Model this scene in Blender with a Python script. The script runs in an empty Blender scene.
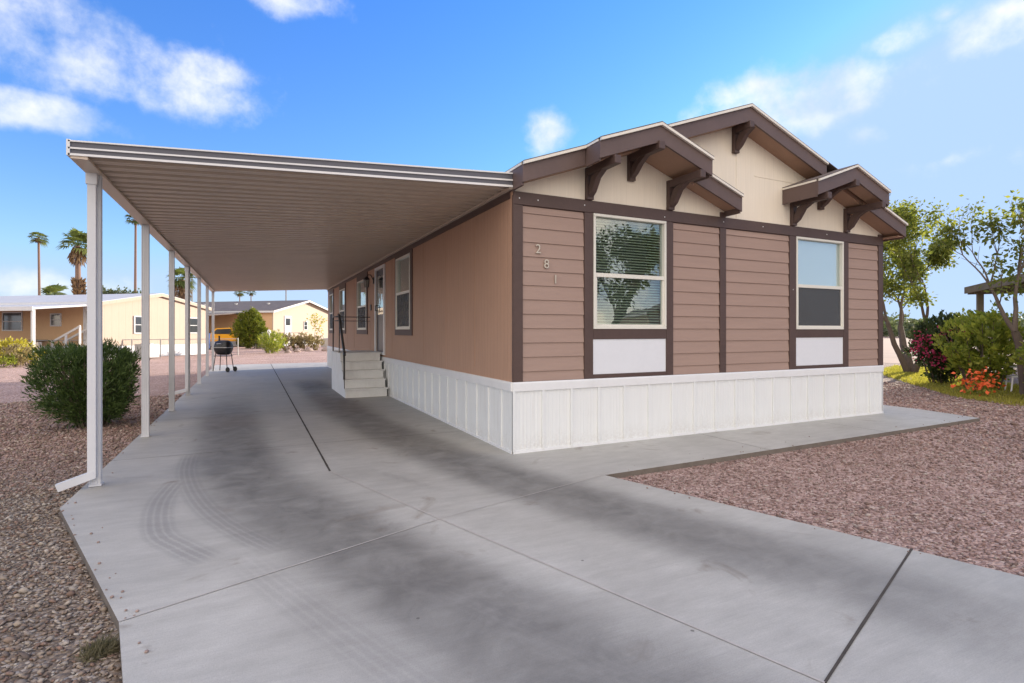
import bpy, math, random
import numpy as np
from mathutils import Vector, Matrix
random.seed(7); RNG=np.random.default_rng(11)
R=math.radians; PI=math.pi
S=bpy.context.scene; COL=S.collection
SUN_AZ=15.0; SUN_EL=12.5      # degrees from +x towards +y ; elevation

# ------------------------------------------------------------ materials
def nd(nt,t,**kw):
    n=nt.nodes.new(t)
    for k,v in kw.items(): setattr(n,k,v)
    return n
def mth(nt,op,a,b=None,c=None,clamp=False):
    n=nt.nodes.new('ShaderNodeMath'); n.operation=op; n.use_clamp=clamp
    for i,x in enumerate((a,b,c)):
        if x is None: continue
        if isinstance(x,(int,float)): n.inputs[i].default_value=x
        else: nt.links.new(x,n.inputs[i])
    return n.outputs[0]
def mixc(nt,f,a,b,blend='MIX'):
    n=nt.nodes.new('ShaderNodeMix'); n.data_type='RGBA'; n.blend_type=blend
    for s,x in (('Factor',f),('A',a),('B',b)):
        i=[q for q in n.inputs if q.name==s and (q.type==('VALUE' if s=='Factor' else 'RGBA'))][0]
        if isinstance(x,(int,float)): i.default_value=x
        elif isinstance(x,tuple): i.default_value=(*x,1) if len(x)==3 else x
        else: nt.links.new(x,i)
    return [q for q in n.outputs if q.type=='RGBA'][0]
def rng_(nt,v,a,b,c=0.,d=1.,smooth=False):
    n=nt.nodes.new('ShaderNodeMapRange'); n.interpolation_type='SMOOTHSTEP' if smooth else 'LINEAR'
    nt.links.new(v,n.inputs[0])
    for i,x in enumerate((a,b,c,d)): n.inputs[i+1].default_value=x
    return n.outputs[0]
def noise(nt,co,scale,detail=4,rough=.55,dist=0.):
    n=nt.nodes.new('ShaderNodeTexNoise'); n.inputs['Scale'].default_value=scale
    n.inputs['Detail'].default_value=detail; n.inputs['Roughness'].default_value=rough
    n.inputs['Distortion'].default_value=dist
    if co is not None: nt.links.new(co,n.inputs['Vector'])
    return n.outputs['Fac']
def scaled(nt,co,v):
    n=nt.nodes.new('ShaderNodeVectorMath'); n.operation='MULTIPLY'; nt.links.new(co,n.inputs[0]); n.inputs[1].default_value=v
    return n.outputs[0]
def mk(name):
    m=bpy.data.materials.new(name); m.use_nodes=True; nt=m.node_tree
    b=nt.nodes['Principled BSDF']; co=nt.nodes.new('ShaderNodeTexCoord').outputs['Object']
    return m,nt,b,co
def bump(nt,b,h,strength=.3,dist=.01):
    n=nt.nodes.new('ShaderNodeBump'); n.inputs['Strength'].default_value=strength; n.inputs['Distance'].default_value=dist
    nt.links.new(h,n.inputs['Height']); nt.links.new(n.outputs[0],b.inputs['Normal'])
def mat(name,col,rough=.6,var=.12,scale=3.,bumps=.1,bscale=60.,metal=0.,stretch=(1,1,1),dirt=0.,spec=.4):
    m,nt,b,co=mk(name)
    c2=scaled(nt,co,stretch)
    n=noise(nt,c2,scale,6); n2=noise(nt,c2,scale*9,3)
    f=mth(nt,'ADD',mth(nt,'MULTIPLY',n,.65),mth(nt,'MULTIPLY',n2,.35))
    f=rng_(nt,f,.3,.7)
    base=mixc(nt,f,tuple(x*(1-var) for x in col),tuple(min(1,x*(1+var)) for x in col))
    if dirt>0:
        d=rng_(nt,noise(nt,scaled(nt,co,(1.3,1.3,.35)),2.2,8,.7),.52,.75)
        base=mixc(nt,mth(nt,'MULTIPLY',d,dirt),base,(.2,.16,.12))
    nt.links.new(base,b.inputs['Base Color'])
    b.inputs['Roughness'].default_value=rough; b.inputs['Metallic'].default_value=metal
    b.inputs['Specular IOR Level'].default_value=spec
    if bumps: bump(nt,b,noise(nt,c2,bscale,4),bumps,.004)
    return m
def grooved(name,col,pitch,width,depth=.006,var=.08,rough=.7,gm=.22):
    """vertical boards : grooves every pitch metres, along x+y"""
    m,nt,b,co=mk(name)
    sx=nt.nodes.new('ShaderNodeSeparateXYZ'); nt.links.new(co,sx.inputs[0])
    s=mth(nt,'ADD',sx.outputs[0],sx.outputs[1])
    fr=mth(nt,'FRACT',mth(nt,'DIVIDE',mth(nt,'ADD',s,500.),pitch))
    g=rng_(nt,mth(nt,'ABSOLUTE',mth(nt,'SUBTRACT',fr,.5)),0.,width/pitch)     # 0 in groove
    st=noise(nt,scaled(nt,co,(9,9,.5)),3.,6,.65)
    lg=noise(nt,co,.7,5)
    f=rng_(nt,mth(nt,'ADD',mth(nt,'MULTIPLY',st,.6),mth(nt,'MULTIPLY',lg,.4)),.35,.65)
    base=mixc(nt,f,tuple(x*(1-var) for x in col),tuple(min(1,x*(1+var)) for x in col))
    base=mixc(nt,mth(nt,'MULTIPLY',mth(nt,'SUBTRACT',1.,g),gm),base,tuple(x*.6 for x in col))
    nt.links.new(base,b.inputs['Base Color']); b.inputs['Roughness'].default_value=rough
    h=mth(nt,'ADD',g,mth(nt,'MULTIPLY',noise(nt,scaled(nt,co,(60,60,3)),4.,4),.25))
    bump(nt,b,h,.6,depth)
    return m

M={}
M['siding']=mat('lap_siding_paint',(.37,.260,.214),.7,.07,1.2,.25,25,stretch=(1,1,14))
M['t111']=grooved('side_wall_paint',(.465,.285,.195),.1,.012)
M['beige']=grooved('gable_paint',(.84,.76,.63),.1,.010,.0015,.04,.7,.06)
M['trim']=mat('brown_trim_paint',(.092,.058,.05),.55,.13,3,.15,40,stretch=(1,1,1))
M['fascia']=mat('brown_fascia_paint',(.13,.088,.078),.55,.12,2,.15,40)
M['soffit']=mat('soffit_paint',(.36,.225,.155),.7,.07,3,.1,30)
M['drip']=mat('drip_edge_metal',(.80,.75,.66),.4,.06,5,0)
M['shingle']=mat('asphalt_shingle',(.16,.13,.12),.9,.3,14,.6,90)
M['skirt']=grooved('white_skirting_vinyl',(.80,.82,.82),.05,.008,.0022,.025,.45,.04)
def splash(m):
    nt=m.node_tree; b=nt.nodes['Principled BSDF']; src=b.inputs['Base Color'].links[0].from_socket
    co=nd(nt,'ShaderNodeTexCoord').outputs['Object']; sx=nd(nt,'ShaderNodeSeparateXYZ'); nt.links.new(co,sx.inputs[0])
    n=noise(nt,scaled(nt,co,(1,1,.4)),5.,7,.7); n2=noise(nt,co,40,4)
    k=rng_(nt,mth(nt,'ADD',sx.outputs[2],mth(nt,'MULTIPLY',n,-.35)),-.14,.06,1.,0.)
    k=mth(nt,'MULTIPLY',k,rng_(nt,n2,.3,.6)); k2=mth(nt,'MULTIPLY',rng_(nt,noise(nt,scaled(nt,co,(6,6,.5)),2.,6,.7),.55,.8),.16)
    nt.links.new(mixc(nt,mth(nt,'MAXIMUM',mth(nt,'MULTIPLY',k,.2),k2),src,(.34,.27,.20)),b.inputs['Base Color'])
splash(M['skirt'])
M['white']=mat('white_enamel',(.78,.79,.8),.4,.03,4,.04,30,dirt=.08)
M['whitepanel']=mat('white_panel_paint',(.74,.76,.80),.5,.03,2,.05,30)
M['vinyl']=mat('almond_vinyl',(.76,.74,.66),.4,.03,4,0)
M['numeral']=mat('brushed_numeral',(.55,.50,.42),.4,.1,20,0,metal=.5)
M['pan']=mat('carport_pan_enamel',(.64,.53,.43),.33,.06,.8,.08,14,stretch=(1,1,1),dirt=.15)
M['alu']=mat('carport_fascia_aluminium',(.12,.12,.14),.6,.08,2,0)
M['aluL']=mat('carport_edge_white',(.78,.77,.76),.35,.04,3,0)
M['post']=mat('post_enamel',(.62,.63,.66),.38,.05,2.5,.05,20,dirt=.15)
M['spout']=mat('downspout_enamel',(.66,.67,.70),.38,.04,2.5,.05,20)
M['step']=mat('step_paint',(.78,.78,.76),.6,.07,4,.15,30,dirt=.2)
M['black']=mat('black_enamel',(.02,.02,.022),.35,.3,9,.05,30)
M['iron']=mat('dark_handrail',(.05,.045,.042),.45,.2,9,.05,30)
M['door']=mat('dark_door',(.05,.06,.08),.35,.1,4,0)
M['rubber']=mat('rubber',(.025,.025,.025),.8,.2,9,0)
M['blind']=mat('blind_slat',(.36,.39,.29),.55,.05,4,0)
M['screen']=mat('insect_screen',(.075,.08,.082),.7,.1,9,0)
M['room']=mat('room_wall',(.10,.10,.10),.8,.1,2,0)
M['lampglass']=mat('lantern_glass',(.25,.23,.2),.2,.1,2,0)
M['jointdark']=mat('joint_dark',(.07,.06,.052),.95,.3,20,.2,60)
M['jointlight']=mat('joint_light',(.47,.44,.41),.95,.15,20,.2,60)
M['asphalt']=mat('asphalt',(.07,.07,.07),.9,.2,3,.4,150)
M['dirt']=mat('dirt_field',(.27,.185,.145),.95,.14,.35,.3,4)
M['tan']=grooved('neighbour_tan_siding',(.45,.36,.28),.4,.02,.006,.05)
M['orange']=mat('neighbour_shaded_siding',(.60,.40,.235),.8,.06,1,.1,10)
M['cream']=grooved('neighbour_cream_siding',(.47,.38,.29),.3,.02,.006,.05)
M['nwhite']=mat('neighbour_white_trim',(.60,.61,.62),.6,.05,1,0)
M['nroof']=mat('neighbour_white_roof',(.50,.51,.54),.6,.08,1,0)
M['groof']=mat('neighbour_grey_roof',(.15,.13,.125),.9,.2,2,.3,20)
M['block']=mat('block_wall',(.55,.50,.43),.9,.08,1,.2,20)
M['galv']=mat('galvanised_steel',(.36,.36,.35),.5,.1,8,0,metal=.3)
M['wood']=mat('weathered_wood',(.20,.17,.12),.8,.2,3,.2,20)
M['yellow']=mat('yellow_car_paint',(.75,.36,.02),.3,.05,3,0)
M['blue']=mat('blue_bin_plastic',(.02,.06,.20),.5,.1,3,0)
M['chrome']=mat('grey_metal',(.4,.4,.4),.3,.1,3,0,metal=.6)
M['bark']=mat('bark',(.13,.10,.075),.9,.3,9,.7,40,stretch=(1,1,.3))
M['palmbark']=mat('palm_bark',(.20,.13,.10),.9,.25,6,.6,20,stretch=(1,1,3))
M['deadfrond']=mat('dead_frond',(.24,.15,.08),.9,.3,6,0)
M['rock']=mat('boulder',(.33,.25,.21),.9,.2,4,.5,12)
M['pale']=mat('pale_plastic',(.78,.78,.78),.5,.03,4,0)
M['flower_or']=mat('orange_petal',(.75,.13,.03),.6,.15,9,0)

def glass_mat(name,tint=(.9,.95,.95)):
    m=bpy.data.materials.new(name); m.use_nodes=True; nt=m.node_tree
    for n in list(nt.nodes): nt.nodes.remove(n)
    out=nd(nt,'ShaderNodeOutputMaterial'); mx=nd(nt,'ShaderNodeMixShader'); fr=nd(nt,'ShaderNodeLayerWeight'); fr.inputs[0].default_value=.5
    t=nd(nt,'ShaderNodeBsdfTransparent'); t.inputs[0].default_value=(*tint,1)
    g=nd(nt,'ShaderNodeBsdfGlossy'); g.inputs['Roughness'].default_value=.0; g.inputs[0].default_value=(.97,1,.98,1)
    co=nd(nt,'ShaderNodeTexCoord').outputs['Object']
    bp=nd(nt,'ShaderNodeBump'); bp.inputs['Strength'].default_value=.05; bp.inputs['Distance'].default_value=.02
    nt.links.new(noise(nt,co,2.5,2),bp.inputs['Height']); nt.links.new(bp.outputs[0],g.inputs['Normal'])
    f=mth(nt,'MULTIPLY_ADD',mth(nt,'POWER',fr.outputs['Facing'],2.2),.62,.09,clamp=True)
    nt.links.new(f,mx.inputs[0]); nt.links.new(t.outputs[0],mx.inputs[1]); nt.links.new(g.outputs[0],mx.inputs[2])
    nt.links.new(mx.outputs[0],out.inputs[0]); return m
M['glass']=glass_mat('window_glass')

def screen_mat():
    m=bpy.data.materials.new('mesh_screen'); m.use_nodes=True; nt=m.node_tree; b=nt.nodes['Principled BSDF']; b.inputs['Base Color'].default_value=(.10,.105,.11,1); b.inputs['Roughness'].default_value=.7
    t=nd(nt,'ShaderNodeBsdfTransparent'); mx=nd(nt,'ShaderNodeMixShader'); co=nd(nt,'ShaderNodeTexCoord').outputs['Object']
    nt.links.new(rng_(nt,noise(nt,co,6,2),.3,.7,.60,.68),mx.inputs[0]); nt.links.new(t.outputs[0],mx.inputs[1]); nt.links.new(b.outputs[0],mx.inputs[2])
    nt.links.new(mx.outputs[0],nt.nodes['Material Output'].inputs[0]); return m
M['mesh']=screen_mat()
def leaf_mat(name,c1,c2,trans=.35,rough=.55):
    m,nt,b,co=mk(name)
    at=nd(nt,'ShaderNodeAttribute',attribute_name='tone').outputs['Fac']
    base=mixc(nt,at,c1,c2); nt.links.new(base,b.inputs['Base Color']); b.inputs['Roughness'].default_value=rough
    b.inputs['Specular IOR Level'].default_value=.3
    tr=nd(nt,'ShaderNodeBsdfTranslucent'); nt.links.new(mixc(nt,.5,base,mixc(nt,1.,base,(1.4,1.5,.5),'MULTIPLY')),tr.inputs[0])
    mx=nd(nt,'ShaderNodeMixShader'); mx.inputs[0].default_value=trans
    nt.links.new(b.outputs[0],mx.inputs[1]); nt.links.new(tr.outputs[0],mx.inputs[2])
    nt.links.new(mx.outputs[0],nt.nodes['Material Output'].inputs[0]); return m
M['oleander']=leaf_mat('oleander_leaf',(.03,.06,.018),(.12,.18,.05),.25)
M['treeleaf']=leaf_mat('tree_leaf',(.09,.12,.025),(.29,.30,.07),.55)
M['darkleaf']=leaf_mat('dark_leaf',(.04,.06,.02),(.12,.14,.05),.3)
M['farleaf']=leaf_mat('far_leaf',(.10,.13,.07),(.20,.22,.12),.3)
M['boug']=leaf_mat('bougainvillea_leaf',(.03,.05,.02),(.08,.11,.035),.3)
M['bract']=leaf_mat('bougainvillea_bract',(.38,.03,.10),(.55,.07,.17),.4)
M['shrub']=leaf_mat('shrub_leaf',(.14,.19,.03),(.46,.47,.09),.5)
M['dry']=leaf_mat('dry_brush',(.20,.15,.08),(.36,.30,.15),.3)
M['yellowleaf']=leaf_mat('yellow_leaf',(.35,.30,.05),(.55,.50,.08),.4)
M['thuja']=leaf_mat('thuja_leaf',(.05,.08,.01),(.26,.28,.03),.3)
M['frond']=leaf_mat('palm_frond',(.06,.09,.03),(.22,.25,.08),.35)
M['deadleaf']=leaf_mat('dead_frond_leaf',(.16,.10,.06),(.36,.24,.14),.15)
M['grass']=leaf_mat('grass_blade',(.26,.25,.045),(.52,.46,.11),.5)
M['weed']=leaf_mat('dry_weed',(.12,.11,.07),(.28,.25,.16),.3)

def stone_mat():
    m,nt,b,co=mk('gravel_stone')
    at=nd(nt,'ShaderNodeAttribute',attribute_name='stone').outputs['Color']
    n=noise(nt,co,90,3); nt.links.new(mixc(nt,mth(nt,'MULTIPLY',n,.5),at,(.16,.12,.11)),b.inputs['Base Color'])
    b.inputs['Roughness'].default_value=.85; return m
M['stone']=stone_mat()
def ground_mat():
    m,nt,b,co=mk('gravel_ground')
    def cells(scale,ramp):
        v=nd(nt,'ShaderNodeTexVoronoi'); v.inputs['Scale'].default_value=scale; nt.links.new(co,v.inputs['Vector'])
        r=nd(nt,'ShaderNodeValToRGB'); sp=nd(nt,'ShaderNodeSeparateColor'); nt.links.new(v.outputs['Color'],sp.inputs[0]); nt.links.new(sp.outputs[0],r.inputs[0])
        e=r.color_ramp.elements
        while len(e)<len(ramp): e.new(.5)
        for i,(p,c) in enumerate(ramp): e[i].position=p; e[i].color=(*c,1)
        return r.outputs[0],v.outputs['Distance'],sp.outputs[1]
    pink,d1,k=cells(44.,[(0,(.22,.14,.12)),(.3,(.37,.24,.205)),(.6,(.50,.345,.30)),(.85,(.58,.42,.37)),(1,(.66,.55,.49))])
    grey,_,_=cells(44.,[(0,(.12,.095,.075)),(.35,(.21,.165,.13)),(.7,(.31,.25,.20)),(1,(.45,.40,.35))])
    sx=nd(nt,'ShaderNodeSeparateXYZ'); nt.links.new(co,sx.inputs[0])
    # the greyer, browner gravel lies by the street at the left of the drive
    z=rng_(nt,mth(nt,'ADD',sx.outputs[1],mth(nt,'MULTIPLY',noise(nt,co,1.1,3),2.)),1.8,4.2,1.,0.)
    left=rng_(nt,sx.outputs[0],-2.5,-1.,1.,0.)
    right=mth(nt,'MULTIPLY',rng_(nt,sx.outputs[0],9.,12.),.75)
    c=mixc(nt,mth(nt,'MAXIMUM',mth(nt,'MULTIPLY',z,left),right),pink,grey)
    lg=rng_(nt,noise(nt,co,.5,5),.3,.7)
    c=mixc(nt,1.,c,mixc(nt,lg,(.86,.84,.82),(1.12,1.12,1.12)),'MULTIPLY')
    nt.links.new(c,b.inputs['Base Color']); b.inputs['Roughness'].default_value=.95
    h=mth(nt,'SUBTRACT',1.,d1); h=mth(nt,'ADD',h,mth(nt,'MULTIPLY',k,.5))
    bump(nt,b,h,1.,.02); return m
M['ground']=ground_mat()
def concrete_mat():
    m,nt,b,co=mk('driveway_concrete')
    a=nd(nt,'ShaderNodeAttribute',attribute_name='stain').outputs['Color']
    n1=noise(nt,co,.9,8,.62,.4); n2=noise(nt,scaled(nt,co,(1,3,1)),3.,8,.7); n3=noise(nt,co,55,3)
    f=rng_(nt,mth(nt,'ADD',mth(nt,'MULTIPLY',n1,.55),mth(nt,'MULTIPLY',n2,.45)),.34,.66)
    base=mixc(nt,f,(.385,.375,.345),(.58,.57,.53))
    base=mixc(nt,rng_(nt,noise(nt,co,1.7,5,.6,.8),.62,.72),base,(.33,.30,.26))
    base=mixc(nt,mth(nt,'MULTIPLY',n3,.16),base,(.15,.14,.13))
    base=mixc(nt,mth(nt,'MULTIPLY',rng_(nt,noise(nt,co,160,2),.45,.75),.35),base,(.22,.21,.20))
    vo=nd(nt,'ShaderNodeTexVoronoi'); vo.inputs['Scale'].default_value=2.3; nt.links.new(co,vo.inputs['Vector'])
    base=mixc(nt,mth(nt,'MULTIPLY',mth(nt,'LESS_THAN',vo.outputs['Distance'],.022),.7),base,(.09,.08,.07))
    brm=noise(nt,scaled(nt,co,(3,130,1)),1.,3,.6)
    base=mixc(nt,mth(nt,'MULTIPLY',rng_(nt,brm,.4,.7),.14),base,(.2,.2,.2))
    ed_=rng_(nt,noise(nt,co,.55,7,.7,.3),.48,.7)
    base=mixc(nt,mth(nt,'MULTIPLY',ed_,.22),base,(.25,.235,.21))
    sp=nd(nt,'ShaderNodeSeparateColor'); nt.links.new(a,sp.inputs[0])
    brk=rng_(nt,noise(nt,scaled(nt,co,(2,2,2)),1.6,7,.65,.5),.25,.65,.55,1.)
    base=mixc(nt,mth(nt,'MULTIPLY',mth(nt,'MULTIPLY',sp.outputs[0],brk),.76),base,(.075,.072,.07))
    base=mixc(nt,mth(nt,'MULTIPLY',sp.outputs[1],.6),base,(.12,.115,.12))
    base=mixc(nt,mth(nt,'MULTIPLY',sp.outputs[2],.5),base,(.22,.155,.11))
    nt.links.new(base,b.inputs['Base Color']); b.inputs['Roughness'].default_value=.62; b.inputs['Specular IOR Level'].default_value=.4
    nt.links.new(rng_(nt,n1,.3,.7,.5,.75),b.inputs['Roughness'])
    bump(nt,b,mth(nt,'ADD',n3,mth(nt,'MULTIPLY',noise(nt,scaled(nt,co,(120,6,1)),2,3),.4)),.25,.004); return m
M['concrete']=concrete_mat()

# ------------------------------------------------------------ mesh helpers
class MB:
    def __init__(s): s.v=[]; s.f=[]
    def add(s,vs,fs):
        n=len(s.v); s.v+= [tuple(p) for p in vs]; s.f+=[tuple(i+n for i in f) for f in fs]; return s
    def box(s,x0,y0,z0,x1,y1,z1):
        x0,x1=sorted((x0,x1)); y0,y1=sorted((y0,y1)); z0,z1=sorted((z0,z1))
        return s.add([(x0,y0,z0),(x1,y0,z0),(x1,y1,z0),(x0,y1,z0),(x0,y0,z1),(x1,y0,z1),(x1,y1,z1),(x0,y1,z1)],
            [(3,2,1,0),(4,5,6,7),(0,1,5,4),(1,2,6,5),(2,3,7,6),(3,0,4,7)])
    def prism(s,pts,d):
        """closed polygon pts (3d) extruded by vector d"""
        n=len(pts); P=[Vector(p) for p in pts]; D=Vector(d)
        nrm=Vector((0,0,0))
        for i in range(n): nrm+= P[i].cross(P[(i+1)%n])
        if nrm.dot(D)>0: P=P[::-1]
        vs=P+[p+D for p in P]
        fs=[tuple(range(n)),tuple(range(2*n-1,n-1,-1))]+[((i+1)%n,i,n+i,n+(i+1)%n) for i in range(n)]
        return s.add(vs,fs)
    def bar(s,a,b,w,h,up=(0,0,1)):
        a=Vector(a); b=Vector(b); d=(b-a).normalized(); u=Vector(up)
        r=d.cross(u)
        if r.length<1e-4: r=d.cross(Vector((0,1,0)))
        r.normalize(); u=r.cross(d).normalized()
        q=[a+r*(i*w/2)+u*(j*h/2) for i,j in ((-1,-1),(1,-1),(1,1),(-1,1))]
        return s.prism(q,b-a)
    def tube(s,pts,rad,n=8,cap=True):
        P=[Vector(p) for p in pts]; rr=rad if isinstance(rad,(list,tuple)) else [rad]*len(P)
        b0=len(s.v); prev=None
        for i,p in enumerate(P):
            d=(P[min(i+1,len(P)-1)]-P[max(i-1,0)]).normalized()
            if prev is None:
                a=d.cross(Vector((0,0,1)));
                if a.length<.1: a=d.cross(Vector((1,0,0)))
            else: a=prev-d*prev.dot(d)
            a.normalize(); prev=a; c=d.cross(a)
            for k in range(n):
                t=2*PI*k/n; s.v.append(tuple(p+(a*math.cos(t)+c*math.sin(t))*rr[i]))
        for i in range(len(P)-1):
            for k in range(n):
                q=b0+i*n; s.f.append((q+k,q+(k+1)%n,q+n+(k+1)%n,q+n+k))
        if cap:
            s.f.append(tuple(b0+k for k in range(n))[::-1]); e=b0+(len(P)-1)*n; s.f.append(tuple(e+k for k in range(n)))
        return s
    def lathe(s,prof,c,axis='z',n=20):
        b0=len(s.v)
        for r,h in prof:
            for k in range(n):
                t=2*PI*k/n; x,y=r*math.cos(t),r*math.sin(t)
                s.v.append((c[0]+x,c[1]+y,c[2]+h) if axis=='z' else ((c[0]+h,c[1]+x,c[2]+y) if axis=='x' else (c[0]+y,c[1]+h,c[2]+x)))
        for i in range(len(prof)-1):
            for k in range(n): q=b0+i*n; s.f.append((q+k,q+(k+1)%n,q+n+(k+1)%n,q+n+k))
        s.f.append(tuple(b0+k for k in range(n))[::-1]); e=b0+(len(prof)-1)*n; s.f.append(tuple(e+k for k in range(n)))
        return s
    def build(s,name,m,parent=None,smooth=False,bevel=0,loc=None):
        me=bpy.data.meshes.new(name); me.from_pydata(s.v,[],s.f); me.update()
        if smooth:
            for p in me.polygons: p.use_smooth=True
        o=bpy.data.objects.new(name,me); COL.objects.link(o); me.materials.append(M[m] if isinstance(m,str) else m)
        if parent is not None: o.parent=parent
        if loc is not None: o.location=loc
        if bevel:
            b=o.modifiers.new('bevel','BEVEL'); b.width=bevel; b.segments=2; b.limit_method='ANGLE'
        if smooth and hasattr(me,'set_sharp_from_angle'): me.set_sharp_from_angle(angle=R(50))
        return o
def tag(o,label=None,cat=None,group=None,kind=None):
    for k,v in (('label',label),('category',cat),('group',group),('kind',kind)):
        if v: o[k]=v
    return o
def thing(name,label,cat,loc=(0,0,0),rz=0,group=None):
    o=bpy.data.objects.new(name,None); COL.objects.link(o); o.location=loc; o.rotation_euler=(0,0,rz); o.empty_display_size=.2
    return tag(o,label,cat,group)
def copy_tree(o,parent=None):
    c=o.copy(); COL.objects.link(c); c.parent=parent
    for ch in [x for x in bpy.data.objects if x.parent==o]: copy_tree(ch,c)
    return c
def np_mesh(name,V,F,m,parent=None,tone=None,attr='tone',col=None,loc=None,smooth=False):
    """V (n,3), F (k,4 or 3); tone per vertex"""
    me=bpy.data.meshes.new(name); k=F.shape[1]
    me.vertices.add(len(V)); me.vertices.foreach_set('co',V.astype(np.float32).ravel())
    me.loops.add(F.size); me.loops.foreach_set('vertex_index',F.astype(np.int32).ravel())
    me.polygons.add(len(F)); me.polygons.foreach_set('loop_start',np.arange(0,F.size,k,dtype=np.int32))
    me.update(calc_edges=True)
    if tone is not None:
        a=me.attributes.new(attr,'FLOAT','POINT'); a.data.foreach_set('value',tone.astype(np.float32))
    if col is not None:
        a=me.attributes.new(attr,'FLOAT_COLOR','POINT'); a.data.foreach_set('color',np.hstack([col,np.ones((len(col),1))]).astype(np.float32).ravel())
    if smooth: me.polygons.foreach_set('use_smooth',np.ones(len(F),bool))
    o=bpy.data.objects.new(name,me); COL.objects.link(o); me.materials.append(M[m])
    if parent is not None: o.parent=parent
    if loc is not None: o.location=loc
    return o
def leaves(P,size,aspect=.45,droop=0.,jit=.5,dirs=None,bias=None):
    """leaf quads (rhombus, folded) at points P"""
    n=len(P); d=RNG.normal(size=(n,3)) if dirs is None else dirs+RNG.normal(size=(n,3))*jit
    d[:,2]-=droop; d/=np.linalg.norm(d,axis=1)[:,None]
    r=RNG.normal(size=(n,3)); r-= (r*d).sum(1)[:,None]*d; r/=np.linalg.norm(r,axis=1)[:,None]
    nr=np.cross(d,r)
    L=size*RNG.uniform(.6,1.3,n)[:,None]; W=L*aspect*.5
    V=np.empty((n,4,3)); V[:,0]=P; V[:,1]=P+d*L*.5+r*W+nr*W*.3; V[:,2]=P+d*L; V[:,3]=P+d*L*.5-r*W+nr*W*.3
    t=np.clip(RNG.beta(1.6,2.0,n)+(0 if bias is None else bias),0,1)
    return V.reshape(-1,3),np.arange(4*n).reshape(-1,4),np.repeat(t,4)

# ------------------------------------------------------------ ground, road, slab
def struct(o): o['kind']='structure'; return o
GZ=-.055
g=MB(); n=1
g.add([(-700,-500,GZ),(700,-500,GZ),(700,900,GZ),(-700,900,GZ)],[(0,1,2,3)]); struct(g.build('ground','ground'))
g=MB(); g.add([(-80,-16.5,GZ+.012),(80,-16.5,GZ+.012),(80,-9.5,GZ+.012),(-80,-9.5,GZ+.012)],[(0,1,2,3)]); struct(g.build('road','asphalt'))
g=MB(); g.add([(24,8,GZ+.008),(500,-60,GZ+.008),(500,600,GZ+.008),(40,600,GZ+.008),(22,30,GZ+.008)],[(0,1,2,3,4)]); struct(g.build('bare_field','dirt'))

J0=(-2.05,.1); A=(-1.47,-1.74); N_=(.42,-1.25); E0=(-4.19,-.15); T_=(-3.37,-2.45); B_=(-.65,-4.28)
quads=[(E0,J0,(-2.05,2.2),(-4.19,2.2)),((-4.19,2.2),(-2.05,2.2),(-2.05,20.3),(-4.19,20.3)),(J0,(.42,0),(.42,20.3),(-2.05,20.3)),(J0,A,N_,(.42,0)),
       (E0,T_,A,J0),(T_,(-1.9,-9.5),(1.03,-9.5),A),(A,(1.03,-9.5),(2.98,-9.5),N_),
       (N_,(8.13,-1.05),(8.36,0),(.42,0)),((7.1,0),(8.36,0),(8.36,5),(7.1,5))]
def dist_poly(P,line):
    """distance and arc parameter to a smooth polyline"""
    L=np.array(line,float); t=np.linspace(0,len(L)-1,160); k=np.clip(t.astype(int),0,len(L)-2); u=(t-k)[:,None]
    p0=L[np.clip(k-1,0,len(L)-1)];p1=L[k];p2=L[k+1];p3=L[np.clip(k+2,0,len(L)-1)]
    C=.5*((2*p1)+(-p0+p2)*u+(2*p0-5*p1+4*p2-p3)*u**2+(-p0+3*p1-3*p2+p3)*u**3)
    best=np.full(len(P),9e9); idx=np.zeros(len(P),int); sg=np.zeros(len(P))
    T=np.gradient(C,axis=0); T/=np.linalg.norm(T,axis=1)[:,None]
    for i in range(len(C)):
        d=np.hypot(P[:,0]-C[i,0],P[:,1]-C[i,1]); m=d<best; best[m]=d[m]; idx[m]=i
    dv=P-C[idx]; off=dv[:,0]*T[idx,1]-dv[:,1]*T[idx,0]
    along=(dv*T[idx]).sum(1)
    return off,idx/159.,along,best
def ss(a,b,x): t=np.clip((x-a)/(b-a),0,1); return t*t*(3-2*t)
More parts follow.
